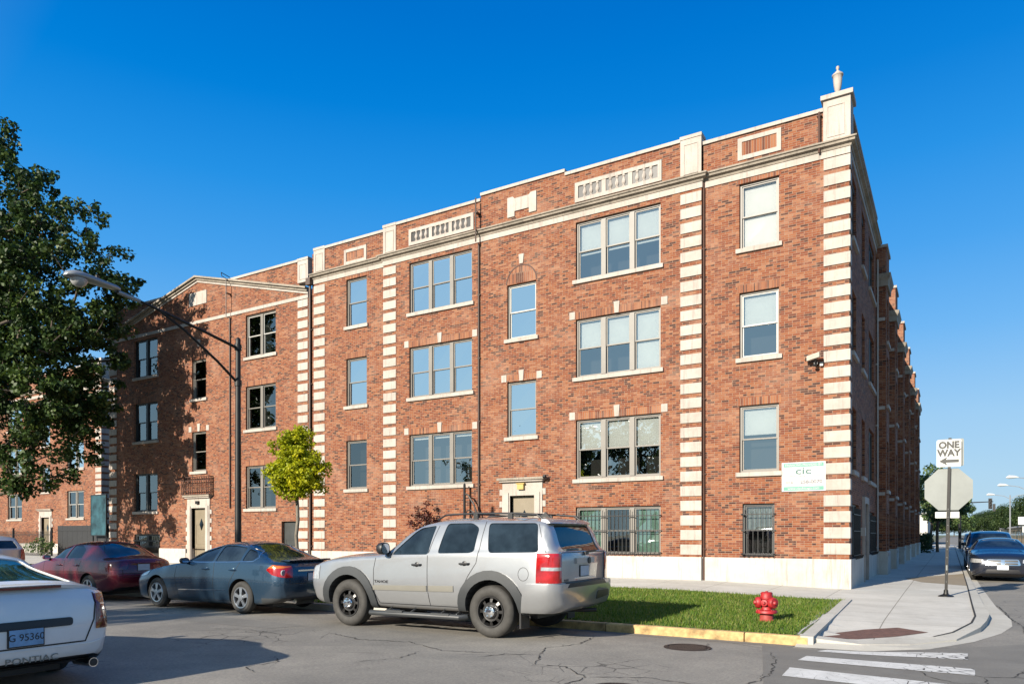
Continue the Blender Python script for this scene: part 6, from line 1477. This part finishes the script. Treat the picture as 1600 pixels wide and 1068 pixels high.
# ------------------------------------------------------------------ down the side street
def tr2(label, x, y, r, h, seed, cat='tree', lm='leaf_far', group='trees along the side street'):
    return tree('street_tree', label, cat, (x, y, 0), (x, y, h*.6), .12, [((x, y, h*.64), (r, r, h*.34)), ((x+r*.4, y, h*.5), (r*.7, r*.7, h*.22))], 46, r*.22, r*.42, 170, .26, lm, group, seed)
tr2('leafy tree at the far end of the brick building behind the octagonal sign', -.9, 69, 2.2, 7.4, 31)
tr2('tree just beyond the hedge and left of the sign post', -1.6, 82, 2.5, 8.2, 32)
tr2('farther tree on the left pavement seen below the octagonal sign', -.2, 104, 2.6, 7.2, 33)
t0 = tr2('broad green tree at the right picture edge behind the tan wall', 15, 172, 5.5, 8.8, 34, lm='leaf_dark')
for i, (x, y, s, lb) in enumerate([(13.5, 205, .95, 'second green tree from the right edge behind the tan wall'), (13, 245, 1.0, 'green tree in the middle of the right-hand tree row'), (12.5, 300, 1.1, 'smaller-looking tree far down the right side of the street'), (11, 380, 1.2, 'last distant tree on the right side of the street')]):
    c = copytree(t0); c.location = (x, y, 0); c.rotation_euler.z = i*1.3; c.scale = (s, s, s); c['label'] = lb
c = copytree(t0); c.location = (-6, 420, 0); c.scale = (2.0, 2.0, 1.25); c['label'] = 'distant tree on the left side where the street meets the sky'
c = copytree(t0); c.location = (2, 560, 0); c.scale = (2.4, 2.4, 1.5); c['label'] = 'hazy tree at the very end of the side street'
def hedge():
    t = empty('hedge', 'dark clipped hedge at the far end of the brick building', 'hedge', (-2.3, 66.5, 0)); g = random.Random(4)
    cl = [((g.uniform(-1, .9), g.uniform(-1.8, 3), g.uniform(.3, 1.5)), .42, g.uniform(.1, .5)) for _ in range(90)]
    link('foliage', leaves_mesh(cl, 260, .14, seed=9), 'leaf_dark', t)
    m = MB()
    for k in range(7): m.tube([(-.6+.2*k, -1.2+.6*k, -.05), (-.6+.22*k, -1.2+.6*k, 1.0)], .03, 5)
    m.build('stems', 'bark', t)
hedge()
def far_building(name, label, x0, x1, y0, y1, h, mat, roof=True):
    t = empty(name, label, 'building', (x0, y0, 0)); w, d = x1-x0, y1-y0
    MB().box(0, w, 0, d, 0, h).build('wall', mat, t)
    MB().box(-.2, w+.2, -.2, d+.2, h, h+.3).build('roof_edge', 'wall_pale', t)
    for i in range(int(d/4)):
        MB().box(-.03, .02, 1+i*4, 3.4+i*4, .9, min(h-.5, 2.4)).build('window', 'car_glass', t)
    for i in range(max(1, int(w/4))):
        MB().box(.8+i*4, 3.0+i*4, -.03, .02, .9, min(h-.5, 2.4)).build('window', 'car_glass', t)
    return t
far_building('boundary_building', 'low tan building beyond the parked cars at the right picture edge', 11.5, 20, 150, 235, 2.9, 'wall_tan')
far_building('shop_building', 'small white building far down the right side of the street', 10.5, 24, 330, 350, 8.5, 'wall_white')
far_building('shop_building', 'pale building at the far left of the side street beyond the hedge', -14, -3.4, 84, 100, 3.4, 'wall_pale')
far_building('shop_building', 'pale low building on the left pavement line below the octagonal sign', -12, -3, 128, 160, 4.6, 'wall_white')
def cobra(label, x, y, h=8.7, arm=2.4, double=False):
    t = empty('street_lamp', label, 'street lamp', (x, y, 0), 0, 'street lamps down the side street')
    MB().lathe([(.16, 0), (.13, .3), (.10, h-.3), (.05, h-.2)], n=8).build('pole', 'lamp_grey', t)
    for s in ((-1, 1) if double else (-1,)):
        MB().tube([(0, 0, h-.9), (s*arm*.4, 0, h-.35), (s*arm, 0, h-.1)], .05, 6).build('arm', 'lamp_grey', t)
        vs = MB(); vs.tube([(s*arm*.92, 0, h-.1), (s*(arm+.2), 0, h-.04), (s*(arm+.8), 0, h-.02), (s*(arm+1.1), 0, h-.1)], [.06, .17, .22, .06], 8).build('lamp_head', 'sign_white', t)
cobra('nearest street lamp of the side street, its head at the right picture edge', 9.4, 109); cobra('second street lamp of the side street, right of the traffic signal', 9.3, 126); cobra('double-armed street lamp farthest down the side street', 9.0, 155, double=True)
def signal():
    t = empty('traffic_signal', 'black traffic signal hanging on a mast arm over the side street', 'traffic signal', (.9, 95, 0))
    MB().lathe([(.16, 0), (.12, 5.6)], n=8).build('pole', 'pole_dark', t); MB().tube([(0, 0, 5.05), (3.1, 0, 5.15)], [.08, .05], 6).build('mast_arm', 'pole_dark', t)
    h = MB().box(2.65, 3.0, -.2, .1, 4.35, 5.5).build('signal_head', 'iron', t)
    for k in range(3): MB().lathe([(.13, 0), (.13, .2), (.11, .2), (.11, .02), (0, .02)], (2.825, -.2, 4.55+.37*k), 12, 'y', sgn=-1).build('visor', 'iron', h)
    h = MB().box(3.05, 3.3, -.05, .2, 4.1, 4.9).build('signal_head', 'iron', t)
signal()
def small_sign(label, x, y, z, w, h):
    t = empty('street_sign', label, 'sign', (x, y, 0)); MB().lathe([(.04, 0), (.04, z+h)], n=6).build('post', 'pole_dark', t)
    MB().box(-w/2, w/2, -.05, -.03, z, z+h).build('panel', 'sign_white', t)
small_sign('small white street sign on a post near the right picture edge', 10.2, 148, 3.2, 1.0, 1.3)
small_sign('lower white street sign on a post before the tan building', 9.9, 136, 1.9, .9, .9)
fc = boxy('driving_suv', 'distant grey utility vehicle driving up the side street', (4.6, 120, 0), R(90), 'paint_silver', 4.6, 1.7, 1.85, 'traffic on the side street')
c = copytree(fc.root); c.location = (7.6, 150, 0); c['label'] = 'farthest pale vehicle on the right side of the street'
c = copytree(fc.root); c.location = (1.9, 78, 0); c['label'] = 'pale vehicle parked down the kerb behind the sign post'
